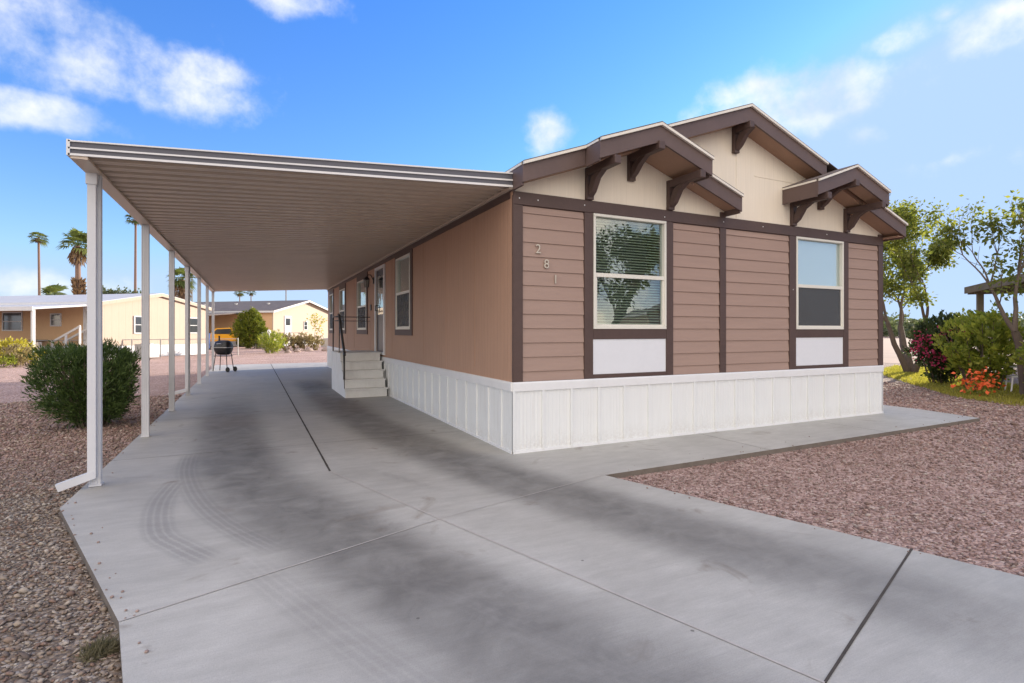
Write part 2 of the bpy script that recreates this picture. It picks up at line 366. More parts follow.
def stain(P):
    r=np.zeros(len(P)); gch=np.zeros(len(P)); bch=np.zeros(len(P))
    def track(line,w,amt,ridges=0,rw=.02,fin=.12,fout=.12):
        off,t,al,b=dist_poly(P,line)
        k=np.exp(-(off/w)**4)*np.exp(-np.maximum(0,b-np.abs(off)*1.02)**2/.05)*ss(0,fin,t)*(1-ss(1-fout,1,t))*amt
        if ridges: k*=.35+.65*ss(-.9,-.3,np.cos(off/rw*2*PI))
        return k
    # broad rubber-dark wheel paths
    r=np.maximum(r,track([(-3.1,11),(-3.15,6),(-3.05,3),(-2.85,.5),(-2.4,-1.2),(-1.8,-2.9),(-1.0,-5.),(0,-8)],.44,1.0,fin=.25,fout=.3))
    r=np.maximum(r,track([(-1.3,12),(-1.3,8),(-1.2,4.),(-.95,1.5),(-.55,-.7),(-.05,-2.4),(.6,-4.5),(1.4,-7)],.42,1.0,fin=.1,fout=.3))
    bch=np.maximum(bch,track([(-1.3,9),(-1.2,5.5),(-1.1,3.5)],.6,.5,fin=.4,fout=.4))
    bch=np.maximum(bch,track([(-3.1,5),(-3.0,3)],.5,.4,fin=.4,fout=.4))
    # curved tyre-tread scuffs
    gch=np.maximum(gch,track([(-3.42,1.7),(-3.38,.7),(-3.20,-.35),(-2.95,-1.15),(-2.6,-1.9)],.10,.55,1,.045))
    gch=np.maximum(gch,track([(-3.40,.5),(-3.47,-.3),(-3.38,-1.1),(-3.2,-1.5),(-3.0,-1.85)],.11,.6,1,.05))
    gch=np.maximum(gch,track([(-2.9,-1.7),(-2.6,-2.5),(-2.2,-3.5),(-1.7,-4.6)],.12,.3,1,.05,.3,.3))
    gch=np.maximum(gch,track([(-1.75,.2),(-1.45,-.5),(-1.2,-1.1)],.05,.25,1,.03,.4,.4))
    gch=np.maximum(gch,track([(-2.2,-2.1),(-1.7,-3.1),(-1.1,-4.4)],.10,.2,1,.05,.3,.3))
    return np.stack([r,gch,bch],1)
VV=[];FF=[];off=0
for q in quads:
    q=np.array(q,float); L1=max(np.linalg.norm(q[1]-q[0]),np.linalg.norm(q[2]-q[3])); L2=max(np.linalg.norm(q[3]-q[0]),np.linalg.norm(q[2]-q[1]))
    n1=int(L1/.025)+2; n2=int(L2/.025)+2
    if len(VV) in (0,4,5): n1=int(L1/.011)+2; n2=int(L2/.011)+2
    if len(VV)==5: n1=int(L1/.016)+2; n2=int(L2/.016)+2
    if max(L1,L2)>15: n1=int(L1/.04)+2; n2=int(L2/.05)+2
    u,v=np.meshgrid(np.linspace(0,1,n1),np.linspace(0,1,n2),indexing='ij'); u=u.ravel()[:,None]; v=v.ravel()[:,None]
    P=(q[0]*(1-u)+q[1]*u)*(1-v)+(q[3]*(1-u)+q[2]*u)*v
    i=(np.arange(n1-1)[:,None]*n2+np.arange(n2-1)[None]).ravel()
    F=np.stack([i,i+n2,i+n2+1,i+1],1)
    # consistent upward normals
    a=q[1]-q[0]; b=q[3]-q[0]
    if a[0]*b[1]-a[1]*b[0]<0: F=F[:,::-1]
    VV.append(P); FF.append(F+off); off+=len(P)
P=np.vstack(VV); F=np.vstack(FF)
drive=struct(np_mesh('driveway',np.hstack([P,np.zeros((len(P),1))]),F,'concrete',attr='stain',col=stain(P)))
ed=MB()
def edge(a,b):
    a=Vector((*a,0)); b=Vector((*b,0)); ed.add([a,b,b+Vector((0,0,-.14)),a+Vector((0,0,-.14))],[(0,1,2,3)])
for a,b in ((E0,T_),(T_,(-1.9,-9.5)),(E0,(-4.19,20.3)),((-4.19,20.3),(.42,20.3)),(N_,(2.98,-9.5)),(N_,(8.13,-1.05)),((8.13,-1.05),(8.36,0)),((8.36,0),(8.36,5))): edge(a,b)
struct(ed.build('driveway_edge',mat('slab_edge_concrete',(.17,.145,.12),.9,.25,6,.3,40)))
def joint(pts,w,m,z=.003):
    mb=MB()
    for a,b in zip(pts,pts[1:]):
        a=Vector((*a,z)); b=Vector((*b,z)); d=(b-a).normalized(); r=Vector((d.y,-d.x,0))*w/2
        n=max(1,int((b-a).length/.15)); w0=[random.uniform(.85,1.15) for _ in range(n+1)]
        for i in range(n):
            p=a.lerp(b,i/n);q=a.lerp(b,(i+1)/n)
            mb.add([p-r*w0[i],p+r*w0[i],q+r*w0[i+1],q-r*w0[i+1]],[(0,1,2,3)])
    return mb
jd=joint([J0,(-2.05,20.3)],.022,0); jd2=joint([(1.18,-3.65),B_],.014,0); jd.add(jd2.v,jd2.f)
jd2=joint([(-.97,-3.30),B_,(1.03,-9.5)],.008,0); jd.add(jd2.v,jd2.f)
for y in (1.6,4.6,7.6,10.6,13.6,16.6):
    for x0,x1 in ((-4.19,-2.06),(-2.04,-.01)):
        j=joint([(x0,y+.02),(x1,y)],.007,0,.0028); jd.add(j.v,j.f)
for q in ((.42,2.6),(2.9,0),(5.4,0)):
    if q[1]==0:
        j=joint([(q[0],-1.2),(q[0],-.01)],.007,0,.0028); jd.add(j.v,j.f)
struct(jd.build('driveway_joint','jointdark'))
jl=joint([J0,A,B_],.013,0,.0034)
j=joint([T_,A],.011,0,.0040); jl.add(j.v,j.f); j=joint([A,N_],.008,0,.0046); jl.add(j.v,j.f)
struct(jl.build('driveway_joint','jointlight'))

# loose gravel stones near the camera : one uncountable scatter
def inside_slab(P):
    r=np.zeros(len(P),bool)
    for q in quads:
        q=np.array(q,float); s=None; m=np.ones(len(P),bool)
        ar=0
        for i in range(4): a=q[i];b=q[(i+1)%4]; ar+=a[0]*b[1]-a[1]*b[0]
        sg=1 if ar>0 else -1
        for i in range(4):
            a=q[i];b=q[(i+1)%4]; e=b-a; l=np.linalg.norm(e)
            m&= sg*((e[0]*(P[:,1]-a[1])-e[1]*(P[:,0]-a[0])))/l>-.012
        r|=m
    return r
def stones(name,box,n,size,palette,label):
    x0,x1,y0,y1=box; P=np.stack([RNG.uniform(x0,x1,n),RNG.uniform(y0,y1,n)],1)
    cam=np.array([-2.77,-5.71]); d=np.hypot(*(P-cam).T)
    keep=(~inside_slab(P))&(RNG.uniform(size=n)<np.clip((6.0/np.maximum(d,1))**1.3,0.0,1))&~((P[:,0]>-.05)&(P[:,0]<7.3)&(P[:,1]>-.05))
    P=P[keep]; d=d[keep]; n=len(P)
    s=size*RNG.lognormal(0,.35,n)*np.clip(d/7.,.9,1.8)
    base=np.array([(1,0,0),(-1,0,0),(0,1,0),(0,-1,0),(0,0,1),(0,0,-1),(.62,.62,.45),(-.62,.6,.4),(.6,-.62,.42),(-.6,-.6,.45)],float)
    tris=np.array([(0,6,4),(6,2,4),(2,7,4),(7,1,4),(1,9,4),(9,3,4),(3,8,4),(8,0,4),(0,2,6),(2,1,7),(1,3,9),(3,0,8),(0,5,2),(2,5,1),(1,5,3),(3,5,0)])
    V=base[None]*RNG.uniform(.7,1.25,(n,10,1)); sc=RNG.uniform(.55,1.2,(n,1,3)); sc[:,:,2]*=.7; V=V*sc*s[:,None,None]*.5
    a=RNG.uniform(0,2*PI,n); c,si=np.cos(a),np.sin(a); x=V[:,:,0]*c[:,None]-V[:,:,1]*si[:,None]; y=V[:,:,0]*si[:,None]+V[:,:,1]*c[:,None]
    ta=RNG.normal(0,.35,n); z=V[:,:,2]*np.cos(ta)[:,None]+x*np.sin(ta)[:,None]
    V=np.stack([x+P[:,0:1],y+P[:,1:2],z+GZ+s[:,None]*.18],2)
    F=(tris[None]+10*np.arange(n)[:,None,None]).reshape(-1,3)
    pal=np.array(palette)*np.array([1.0,.98,.92]); col=pal[RNG.integers(0,len(pal),n)]*RNG.uniform(.75,1.2,(n,1))
    return tag(np_mesh(name,V.reshape(-1,3),F,'stone',attr='stone',col=np.repeat(col,10,0)),label,'gravel',kind='stuff')
pink=[(.40,.27,.245),(.33,.215,.19),(.26,.165,.145),(.46,.33,.30),(.20,.135,.115),(.50,.42,.38),(.36,.26,.24)]
grey=[(.30,.23,.18),(.24,.18,.14),(.37,.31,.25),(.18,.14,.115),(.43,.38,.33),(.30,.26,.23),(.25,.16,.12),(.48,.44,.40)]
def spill(n):
    global stones
    es=[(E0,T_),(T_,(-1.9,-9.5)),(E0,(-4.19,9.)),(N_,(2.98,-9.5)),(N_,(8.13,-1.05))]
    mb=MB(); rr=random.Random(3)
    for i in range(n):
        a,b=rr.choice(es); t=rr.random(); p=Vector((a[0]+(b[0]-a[0])*t,a[1]+(b[1]-a[1])*t,0)); c=Vector((-1.,1.5,0)) if p.x<.3 and p.y>-1.5 and p.x<-2 else (Vector((-.6,-4,0)) if p.y<-1.3 else Vector((p.x,1,0)))
        p+= (c-p).normalized()*abs(rr.gauss(0,.09)); q=rr.uniform(.004,.011)
        mb.lathe([(q*.5,0),(q,q*.4),(q*.8,q*.9),(q*.2,q*1.1)],(p.x,p.y,.001),'z',5)
    tag(mb.build('gravel','spillstone'),'few small stones kicked onto the edges of the driveway','gravel',kind='stuff')
M['spillstone']=mat('spilled_stone',(.30,.22,.19),.9,.4,25,0)
spill(90)
stones('gravel',(.3,14,-9,5.5),190000,.0195,pink,'loose pinkish crushed gravel in front of the house walkway')
stones('gravel',(-9,-1.8,-6,.8),90000,.024,grey,'loose grey brown pebbles left of the driveway corner')
stones('gravel',(-11,-4.1,.6,9),80000,.022,pink+grey[:3],'loose pink gravel around the oleander beside the carport')

# ------------------------------------------------------------ the manufactured home
W=7.24; L=17.3; ZS=.84; EZ=3.35; SL=.36; RX=3.62; RZ=4.65; TH=.20
home=thing('mobile_home','brown lap sided manufactured home with three gables and white skirting beside the carport','house')
def rz(x): return RZ-SL*abs(x-RX)
def holes(u0,u1,z0,z1,ops):
    us=sorted({u0,u1,*[o[0] for o in ops],*[o[1] for o in ops]}); out=[]
    for a,b in zip(us,us[1:]):
        m=(a+b)/2; zz=z0
        for o in sorted([o for o in ops if o[0]<m<o[1]],key=lambda o:o[2]):
            if o[2]>zz: out.append((a,b,zz,o[2]))
            zz=o[3]
        if zz<z1: out.append((a,b,zz,z1))
    return out
FW=[(1.125,2.315,1.475,2.945),(4.965,6.145,1.475,2.945)]
SWN=[(4.53,5.66,1.48,2.97),(8.99,10.36,1.48,2.87),(12.7,13.9,1.48,2.87),(15.6,16.6,1.48,2.87)]
SD=(6.85,7.75,.95,2.93)
# front wall behind the siding
mb=MB()
for a,b,z0,z1 in holes(0,W,.84,3.0,FW): mb.box(a,.0,z0,b,.1,z1)
mb.build('front_wall','trim',home)
# lap siding bays
def siding(x0,x1,z0,z1):
    mb=MB(); ex=.172; z=z1-.085
    edges=[z1]
    while z>z0+.01: edges.append(z); z-=ex
    edges.append(z0)
    for zt,zb in zip(edges,edges[1:]):
        mb.prism([(x0,-.001,zt),(x0,-.004,zt+0),(x0,-.017,zb+.002),(x0,-.001,zb+.002)],(x1-x0,0,0))
    return mb.build('lap_siding','siding',home)
for a,b in ((.125,.985),(2.445,3.315),(3.445,4.805),(6.285,7.115)): siding(a,b,.845,2.94)
# trim boards
def trim(x0,x1,z0,z1,y=-.026,name='trim_board'): return MB().box(x0,y,z0,x1,-.0005,z1).build(name,'trim',home,bevel=.003)
for a,b in ((.0,.12),(.99,1.12),(2.32,2.44),(3.32,3.44),(4.81,4.96),(6.15,6.28),(7.12,7.24)): trim(a,b,.845,2.945)
trim(-.0,W,2.948,3.10,-.029,'frieze_board')
for a,b in ((1.123,2.317),(4.963,6.147)):
    trim(a,b,1.345,1.472,-.024); trim(a,b,.846,.895,-.024)
    MB().box(a,-.012,.897,b,-.0005,1.343).build('white_panel','whitepanel',home)
# upper gable wall (beige boards)
pts=[(0,0,3.0),(W,0,3.0)]
pts=[(.0,-.006,3.1005),(W,-.006,3.1005),(W,-.006,rz(W)-.1),(RX,-.006,RZ-.1),(0,-.006,rz(0)-.1)]
MB().prism(pts,(0,.1,0)).build('gable_wall','beige',home)
MB().box(3.66,-.012,3.102,3.675,-.005,4.45).build('gable_batten','beige',home)
mb=MB().box(4.05,-.012,3.78,5.1,-.005,3.80); mb.build('gable_batten','beige',home)
# left side wall (x=0) and others
mb=MB()
for a,b,z0,z1 in holes(.0,L,.84,3.33,SWN+[SD]): mb.box(.0-.001,a+.001,z0,.1,b,z1)
mb.build('side_wall','t111',home)
MB().box(W-.1,.102,.84,W,L,3.2).build('side_wall','t111',home)
MB().prism([(0,L-.1,.84),(W,L-.1,.84),(W,L-.1,rz(W)-.1),(RX,L-.1,RZ-.1),(0,L-.1,rz(0)-.1)],(0,.098,0)).build('rear_wall','t111',home)
MB().box(.1,.1,.80,W-.1,L-.1,.86).build('floor','room',home)
MB().box(-.012,-.026,.845,-.0015,-.001,3.05).build('corner_board','trim',home)
MB().box(W+.0005,-.026,.845,W+.012,.1,3.05).build('corner_board','trim',home)
mb=MB().box(-.014,.062,3.03,-.0015,L,3.14); mb.build('frieze_board','trim',home)
# skirting : ribbed panels with a seam batten every 0.4 m and a cap
def skirt(p,d,n,ln):
    p=Vector(p); d=Vector(d); n=Vector(n); mb=MB()
    mb.prism([p+Vector((0,0,-.06)),p+n*.012+Vector((0,0,-.06)),p+n*.012+Vector((0,0,.80)),p+Vector((0,0,.80))],d*ln)
    s=.0
    while s<ln-.03:
        for k in range(0,8):
            q=p+d*(s+.05*k+.02)
            if s+.05*k+.05<ln: mb.prism([q+n*.0125,q+d*.018+n*.0125,q+d*.013+n*.0142,q+d*.005+n*.0142],(0,0,.735))
        q=p+d*(s-.012 if s>0 else 0); mb.prism([q+n*.0125,q+d*.03+n*.0125,q+d*.03+n*.032,q+n*.032],(0,0,.735)); s+=.405
    o=mb.build('skirting','skirt',home)
    c=MB(); a=p+Vector((0,0,.735)); c.prism([a+n*.0,a+n*.034,a+n*.034+Vector((0,0,.09)),a+n*.024+Vector((0,0,.108)),a+Vector((0,0,.108))],d*ln)
    c.prism([p+n*.013,p+n*.03,p+n*.03+Vector((0,0,.03)),p+n*.013+Vector((0,0,.03))],d*ln)
    c.build('skirting_cap','white',home)
skirt((-.012,0,0),(1,0,0),(0,-1,0),W+.024)
skirt((0,L,0),(0,-1,0),(-1,0,0),L+.012)
skirt((W,-.012,0),(0,1,0),(1,0,0),L)
y_=1.22
while y_<L-.3:
    if not any(a-.14<y_<b+.12 for a,b,_,_ in SWN+[SD]): MB().box(-.0055,y_-.006,.95,-.0012,y_+.006,3.02).build('wall_seam','t111',home)
    y_+=1.22
# roof
def slope_slab(x0,z0,x1,z1,y0,y1,t,name,m,dz=0):
    return MB().prism([(x0,y0,z0+dz),(x1,y0,z1+dz),(x1,y0,z1+dz-t),(x0,y0,z0+dz-t)],(0,y1-y0,0)).build(name,m,home)
YM=-.30; YI=-.60
RE=7.43
slope_slab(-.02,rz(-.02),RX,RZ,YM-.03,L+.2,.010,'roof','shingle',.035)
slope_slab(RX,RZ,RE,rz(RE),YM-.03,L+.2,.010,'roof','shingle',.035)
slope_slab(-.015,rz(-.015),RX,RZ,YM+.03,L+.15,.09,'roof_deck','soffit',-.10)
slope_slab(RX,RZ,RE-.03,rz(RE-.03),YM+.03,L+.15,.09,'roof_deck','soffit',-.10)
# small roofs that step forward
G1=1.715; G2=5.545; GP=rz(G1)
def z1(x): return GP-SL*abs(x-G1)
def z2(x): return GP-SL*abs(x-G2)
def small(x0,x1,zf,y0,y1):
    slope_slab(x0,zf(x0),x1,zf(x1),y0-.03,y1,.010,'roof','shingle',.037)
    slope_slab(x0+.01,zf(x0+.01),x1-.01,zf(x1-.01),y0+.03,y1,.06,'roof_deck','soffit',-.10)
small(G1,2.57,z1,YI,-.008); small(2.571,3.45,z1,YM,-.008)     # right slope of the left gable
small(.82,G1,z1,YI,YM-.021)
small(4.66,G2,z2,YI,-.008); small(G2,6.40,z2,YI,YM-.021)
# fascias : rake boards with a light drip edge on top
def rake(x0,x1,zf,y,d=.205,name='fascia'):
    MB().prism([(x0,y,zf(x0)+.005),(x1,y,zf(x1)+.005),(x1,y,zf(x1)-d),(x0,y,zf(x0)-d)],(0,.028,0)).build(name,'fascia',home)
    MB().prism([(x0,y-.034,zf(x0)+.024),(x1,y-.034,zf(x1)+.024),(x1,y-.034,zf(x1)-.008),(x0,y-.034,zf(x0)-.008)],(0,.032,0)).build('drip_edge','drip',home)
rake(-.02,.819,rz,YM); rake(.821,G1,z1,YI); rake(G1,2.57,z1,YI); rake(2.571,3.45,z1,YM)
rake(G1+.25,RX,rz,YM-.001) if False else None
rake(2.0,RX,rz,YM+.001); rake(RX,5.3,rz,YM+.001)
rake(4.66,G2,z2,YI); rake(G2,6.40,z2,YI); rake(6.401,RE,rz,YM)
def ret(x,zt,y0,y1,d=.225,w=.028):   # boards closing the sides of the stepped roofs
    MB().box(x,y0,zt-d,x+w,y1,zt-.005).build('fascia','fascia',home)
    MB().box(x-.008,y0,zt-.004,x+w,y1,zt+.022).build('drip_edge','drip',home)
ret(.822,z1(.82),YI+.029,YM-.001); ret(2.54,z1(2.57),YI+.029,YM-.001)
ret(4.662,z2(4.66),YI+.029,-.01); ret(6.37,z2(6.40),YI+.029,YM-.001)
ret(3.42,z1(3.45),YM+.029,-.01); ret(-.02,rz(-.02),YM+.029,L+.1,.235)
ret(RE-.03,rz(RE),YM+.029,L+.1)
MB().prism([(RE-.03,YM+.03,rz(RE)-.2),(W,YM+.03,rz(RE)-.2),(W,YM+.03,rz(RE)-.185),(RE-.03,YM+.03,rz(RE)-.185)],(0,L,0)).build('soffit','soffit',home)
# closed beige box behind the outlookers
MB().prism([(2.44,-.30,z1(2.44)-.27),(2.54,-.30,z1(2.54)-.27),(2.54,-.30,z1(2.54)-.17),(2.44,-.30,z1(2.44)-.13)],(0,.29,0)).build('soffit','soffit',home)
MB().prism([(6.27,-.30,z2(6.27)-.27),(6.37,-.30,z2(6.37)-.27),(6.37,-.30,z2(6.37)-.17),(6.27,-.30,z2(6.27)-.13)],(0,.29,0)).build('soffit','soffit',home)
# brackets : wall post, outlooker and curved brace
def bracket(x,zb,zt,y1,w=.10,post=True):
    h=thing('bracket',None,None) if False else None
    mb=MB().box(x-w/2,-.065,zb,x+w/2,-.0065,zt)
    mb.build('bracket_post','trim',home,bevel=.004)
    MB().box(x-w/2+.004,y1,zt-.10,x+w/2-.004,-.066,zt).build('bracket_beam','trim',home,bevel=.008)
    # curved brace
    P=[(x,-.066-.0,zb+.06),(x,-.12,zb+.10),(x,-.20,zt-.15),(x,-.33,zt-.06)]
    pr=[( -.066,zb+.03),(-.066,zb+.14),(-.13,zt-.13),(-.22,zt-.101),(-.36,zt-.101),(-.24,zt-.17),(-.14,zb+.08)]
    MB().prism([(x-w/2+.012,a,b) for a,b in pr],(w-.024,0,0)).build('bracket_brace','trim',home,bevel=.004)
for x in (1.055,2.38,4.885,6.215): bracket(x,3.102,3.50,YI-.03)
for x in (G1,G2): bracket(x,3.42,3.765,YI-.03)
bracket(RX,4.06,4.44,YM-.03)
# trim tops that poke up to the gable eave at the right of each gable
MB().box(3.33,-.028,3.102,3.43,-.0065,3.17).build('trim_board','trim',home)
MB().box(7.12,-.028,3.102,7.24,-.0065,3.14).build('trim_board','trim',home)
# screws on trim
mb=MB()
for x,z in ((.07,3.02),(.32,3.02),(.985,3.03),(2.28,3.0),(3.38,3.03),(4.2,3.03),(5.7,3.03),(4.88,2.1)):
    mb.lathe([(.009,-.034),(.006,-.037),(.001,-.0375)],(x,0,z),'y',8)
mb.build('screw_heads','pale',home)['kind']='stuff'
# windows
def window(o,side,parent=home,blind=True,split=.47,slats=True,screen=True,gl='glass'):
    u0,u1,z0,z1_=o
    def bx(mb,a,b,c,d,y0,y1):
        if side=='front': mb.box(a,y0,c,b,y1,d)
        else: mb.box(y0,a,c,y1,b,d)
        return mb
    f=.035; zm=z0+(z1_-z0)*split
    w=MB()
    for a,b,c,d in ((u0,u1,z0,z0+f),(u0,u1,z1_-f,z1_),(u0,u0+f,z0+f+.0005,z1_-f-.0005),(u1-f,u1,z0+f+.0005,z1_-f-.0005)): bx(w,a,b,c,d,-.032,.06)
    wo=w.build('window','vinyl',parent,bevel=.004)
    m=bx(MB(),u0+f+.001,u1-f-.001,zm-.025,zm+.025,-.026,.04)
    s=.025
    for a,b,c,d in ((u0+f+.001,u0+f+s,z0+f+.001,zm-.026),(u1-f-s,u1-f-.001,z0+f+.001,zm-.026),(u0+f+s+.001,u1-f-s-.001,z0+f+.001,z0+f+s)): bx(m,a,b,c,d,-.018,.02)
    m.build('sash','vinyl',wo)
    p=bx(MB(),u0+f,u1-f,zm+.025,z1_-f,.022,.026); p.build('pane',gl,wo)
    p=bx(MB(),u0+f+s,u1-f-s,z0+f+s,zm-.025,.004,.008); p.build('pane',gl,wo)
    if slats:
        b=MB(); z=z1_-f-.03
        while z>z0+f+.01:
            q=((.045,z-.0095),(.072,z+.0095),(.072,z+.011),(.045,z-.008))
            if side=='front': b.prism([(u0+f+.01,a,c) for a,c in q],(u1-u0-2*f-.02,0,0))
            else: b.prism([(a,u0+f+.01,c) for a,c in q],(0,u1-u0-2*f-.02,0))
            z-=.036
        b.build('blind','blind',wo)
    if screen=='solid' and side=='front': bx(MB(),u0+f+.01,u1-f-.01,zm-.02,z1_-f-.005,.045,.05).build('pale_backing','whitepanel',wo)  # pale panel added behind the upper pane to brighten it
    if screen=='solid': bx(MB(),u0+f+.01,u1-f-.01,z0+f+.01,zm-.03,.05,.055).build('shade','screen',wo)
    if screen=='solid': bx(MB(),u0+f+s-.005,u1-f-s+.005,z0+f+s-.005,zm-.02,-.012,-.010).build('insect_screen','mesh',wo)
    # dark panel standing in for the unlit room behind
    bx(MB(),u0-.1,u1+.1,z0-.1,z1_+.05,.5,.52).build('dark_backing','room',wo)
    return wo
window(FW[0],'front'); window(FW[1],'front',slats=False,screen='solid')
for i,o in enumerate(SWN):
    window(o,'side',slats=(i==0 and False),split=.5 if i==0 else .47,screen='solid')
    mb=MB()
    t=.10; 
    for a,b,c,d in ((o[0]-.13,o[0]-.002,o[2]-.12,3.028),(o[1]+.002,o[1]+.10,o[2]-.12,3.028),(o[0]-.002,o[1]+.002,o[2]-.12,o[2]-.002),(o[0]-.002,o[1]+.002,o[3]+.002,3.028)): mb.box(-.024,a,c,-.0015,b,d)
    mb.build('window_trim','trim',home)
# door
mb=MB()
for a,b,c,d in ((SD[0]-.09,SD[0],SD[2]-.06,SD[3]+.07),(SD[1],SD[1]+.09,SD[2]-.06,SD[3]+.07),(SD[0],SD[1],SD[3],SD[3]+.07),(SD[0],SD[1],SD[2]-.06,SD[2])): mb.box(-.035,a,c,-.0015,b,d)
mb.build('door_frame','white',home)
dr=MB().box(.012,SD[0]+.002,SD[2]+.002,.05,SD[1]-.002,SD[3]-.002).build('door','door',home)
MB().box(-.0,SD[0]+.1,SD[2]+.9,.011,SD[1]-.1,SD[3]-.15).build('pane','glass',dr)
MB().tube([(.011,SD[1]-.09,1.95),(-.05,SD[1]-.09,1.95),(-.05,SD[1]-.09,2.07),(.011,SD[1]-.09,2.07)],.012,8).build('handle','black',dr)
# wall lantern
la=MB().box(-.03,7.98,2.64,-.0015,8.08,2.80).build('wall_lantern','black',home)
MB().tube([(-.03,8.03,2.74),(-.09,8.03,2.86),(-.16,8.03,2.86),(-.19,8.03,2.80)],.012,6).build('lantern_arm','black',la)
MB().lathe([(.03,.26),(.085,.20),(.09,.19),(.07,.18)],(-.19,8.03,2.55),n=8).build('lantern_cap','black',la)
MB().lathe([(.045,0),(.065,.17)],(-.19,8.03,2.55),n=6).build('lantern_glass','lampglass',la)
mb=MB()
for k in range(6):
    t=2*PI*k/6; mb.tube([(-.19+.05*math.cos(t),8.03+.05*math.sin(t),2.54),(-.19+.072*math.cos(t),8.03+.072*math.sin(t),2.74)],.006,4)
mb.build('lantern_frame','black',la)
MB().box(-.03,8.35,1.98,-.0015,8.47,2.13).build('outlet_box','black',home,bevel=.01)
# house numbers
def numeral(ch,x,z,h=.115):
    c=bpy.data.curves.new('house_number','FONT'); c.body=ch; c.size=h*1.35; c.extrude=.006; c.align_x='CENTER'
    o=bpy.data.objects.new('tmp',c); COL.objects.link(o); dg=bpy.context.evaluated_depsgraph_get(); dg.update()
    me=bpy.data.meshes.new_from_object(o.evaluated_get(dg)); bpy.data.objects.remove(o)
    n=bpy.data.objects.new('house_number',me); COL.objects.link(n); me.materials.clear(); me.materials.append(M['numeral'])
    n.rotation_euler=(R(90),0,0); n.location=(x,-.028,z); n.parent=home; n['label']='metal numeral %s'%ch
numeral('2',.325,2.385); numeral('8',.44,2.21); numeral('1',.565,2.03)

# ------------------------------------------------------------ carport
cp=thing('carport','long white post carport with ribbed pan roof attached to the left of the brown home','carport',(-2.1,8.6,0))
def CP(mb,name,m,**k):
    o=mb.build(name,m,cp,**k); o.location=(2.1,-8.6,0); return o
XO=-4.16; YF=-.04; YB=17.35
def cz(x): return 3.145+(x/ -XO)*.215        # underside of the roof at x (x negative)
mb=MB(); pitch=.2033; y=YF+.03
prof=[]
while y<YB-.05:
    for dy,dz in ((0,0),(.010,.075),(.098,.075),(.112,0),(.150,0),(.152,.05),(.162,.05),(.164,0)): prof.append((y+dy,dz))
    y+=pitch
prof.append((YB-.02,0))
n=len(prof); vs=[(0-.03,a,cz(0)+b) for a,b in prof]+[(XO+.03,a,cz(XO)+b) for a,b in prof]
mb.add(vs,[(i,i+1,n+i+1,n+i) for i in range(n-1)]); CP(mb,'roof_panel','pan')
mb=MB(); mb.prism([(-.03,YF+.03,cz(0)+.12),(XO+.03,YF+.03,cz(XO)+.10),(XO+.03,YF+.03,cz(XO)+.085),(-.03,YF+.03,cz(0)+.105)],(0,YB-YF-.06,0)); CP(mb,'roof_top','aluL')
def band(z0,z1,y,t,m,name):
    mb=MB().prism([(-.025,y,cz(0)+z0),(XO,y,cz(XO)+z0*.75),(XO,y,cz(XO)+z1*.75),(-.025,y,cz(0)+z1)],(0,t,0)); return CP(mb,name,m)
band(-.005,.15,YF,.03,'alu','fascia')
for a,b in ((-.012,.012),(.062,.080),(.142,.158)): band(a,b,YF-.014,.013,'aluL','fascia_trim')
band(-.005,.13,YB-.03,.03,'aluL','fascia')
# outer gutter beam
mb=MB().box(XO-.012,YF-.014,cz(XO)-.008,XO+.012,YB,cz(XO)+.125); CP(mb,'gutter','aluL')
mb=MB().box(XO+.013,YF,cz(XO)-.028,XO+.13,YB-.03,cz(XO)-.004); CP(mb,'beam','pan')
mb=MB()
yy=YF+.15
while yy<YB-.1: mb.box(XO+.02,yy,cz(XO)+.003,XO+.10,yy+.05,cz(XO)+.03); yy+=pitch
CP(mb,'beam_clips','pan')['kind']='stuff'
mb=MB().box(-.06,YF+.01,cz(0)-.03,-.016,YB-.03,cz(0)-.002); CP(mb,'wall_hanger','pan')
PY=[.52,3.1,5.75,8.45,11.3,14.2,17.0]
for i,y in enumerate(PY):
    x=-4.09; mb=MB()
    w=.0375
    mb.box(x-w,y-w,.004,x+w,y+w,cz(XO)-.03)
    for dx in (-1,1): mb.box(x+dx*w-.004,y-w-.006,.004,x+dx*w+.004,y-w-.0005,cz(XO)-.03)
    for dx in (-.012,.012): mb.box(x+dx-.003,y-w-.005,.004,x+dx+.003,y-w-.0005,cz(XO)-.03)
    for dy in (-.02,.02): mb.box(x+w+.0005,y+dy-.004,.004,x+w+.005,y+dy+.004,cz(XO)-.03)
    mb.box(x-w-.012,y-w-.012,.0035,x+w+.012,y+w+.012,.02)
    CP(mb,'post','post')
def spout(y,dx):
    mb=MB(); x=-4.105
    mb.box(x-.032,y-.055,.10,x+.032,y,cz(XO)-.02)
    mb.bar((x+.02,y-.03,.125),(x-dx,y-.05,.035),.055,.07)
    mb.box(x-.042,y-.065,2.80,x+.042,y+.0005,2.925)
    CP(mb,'downspout','spout')
spout(.474,.25); spout(8.40,.35)

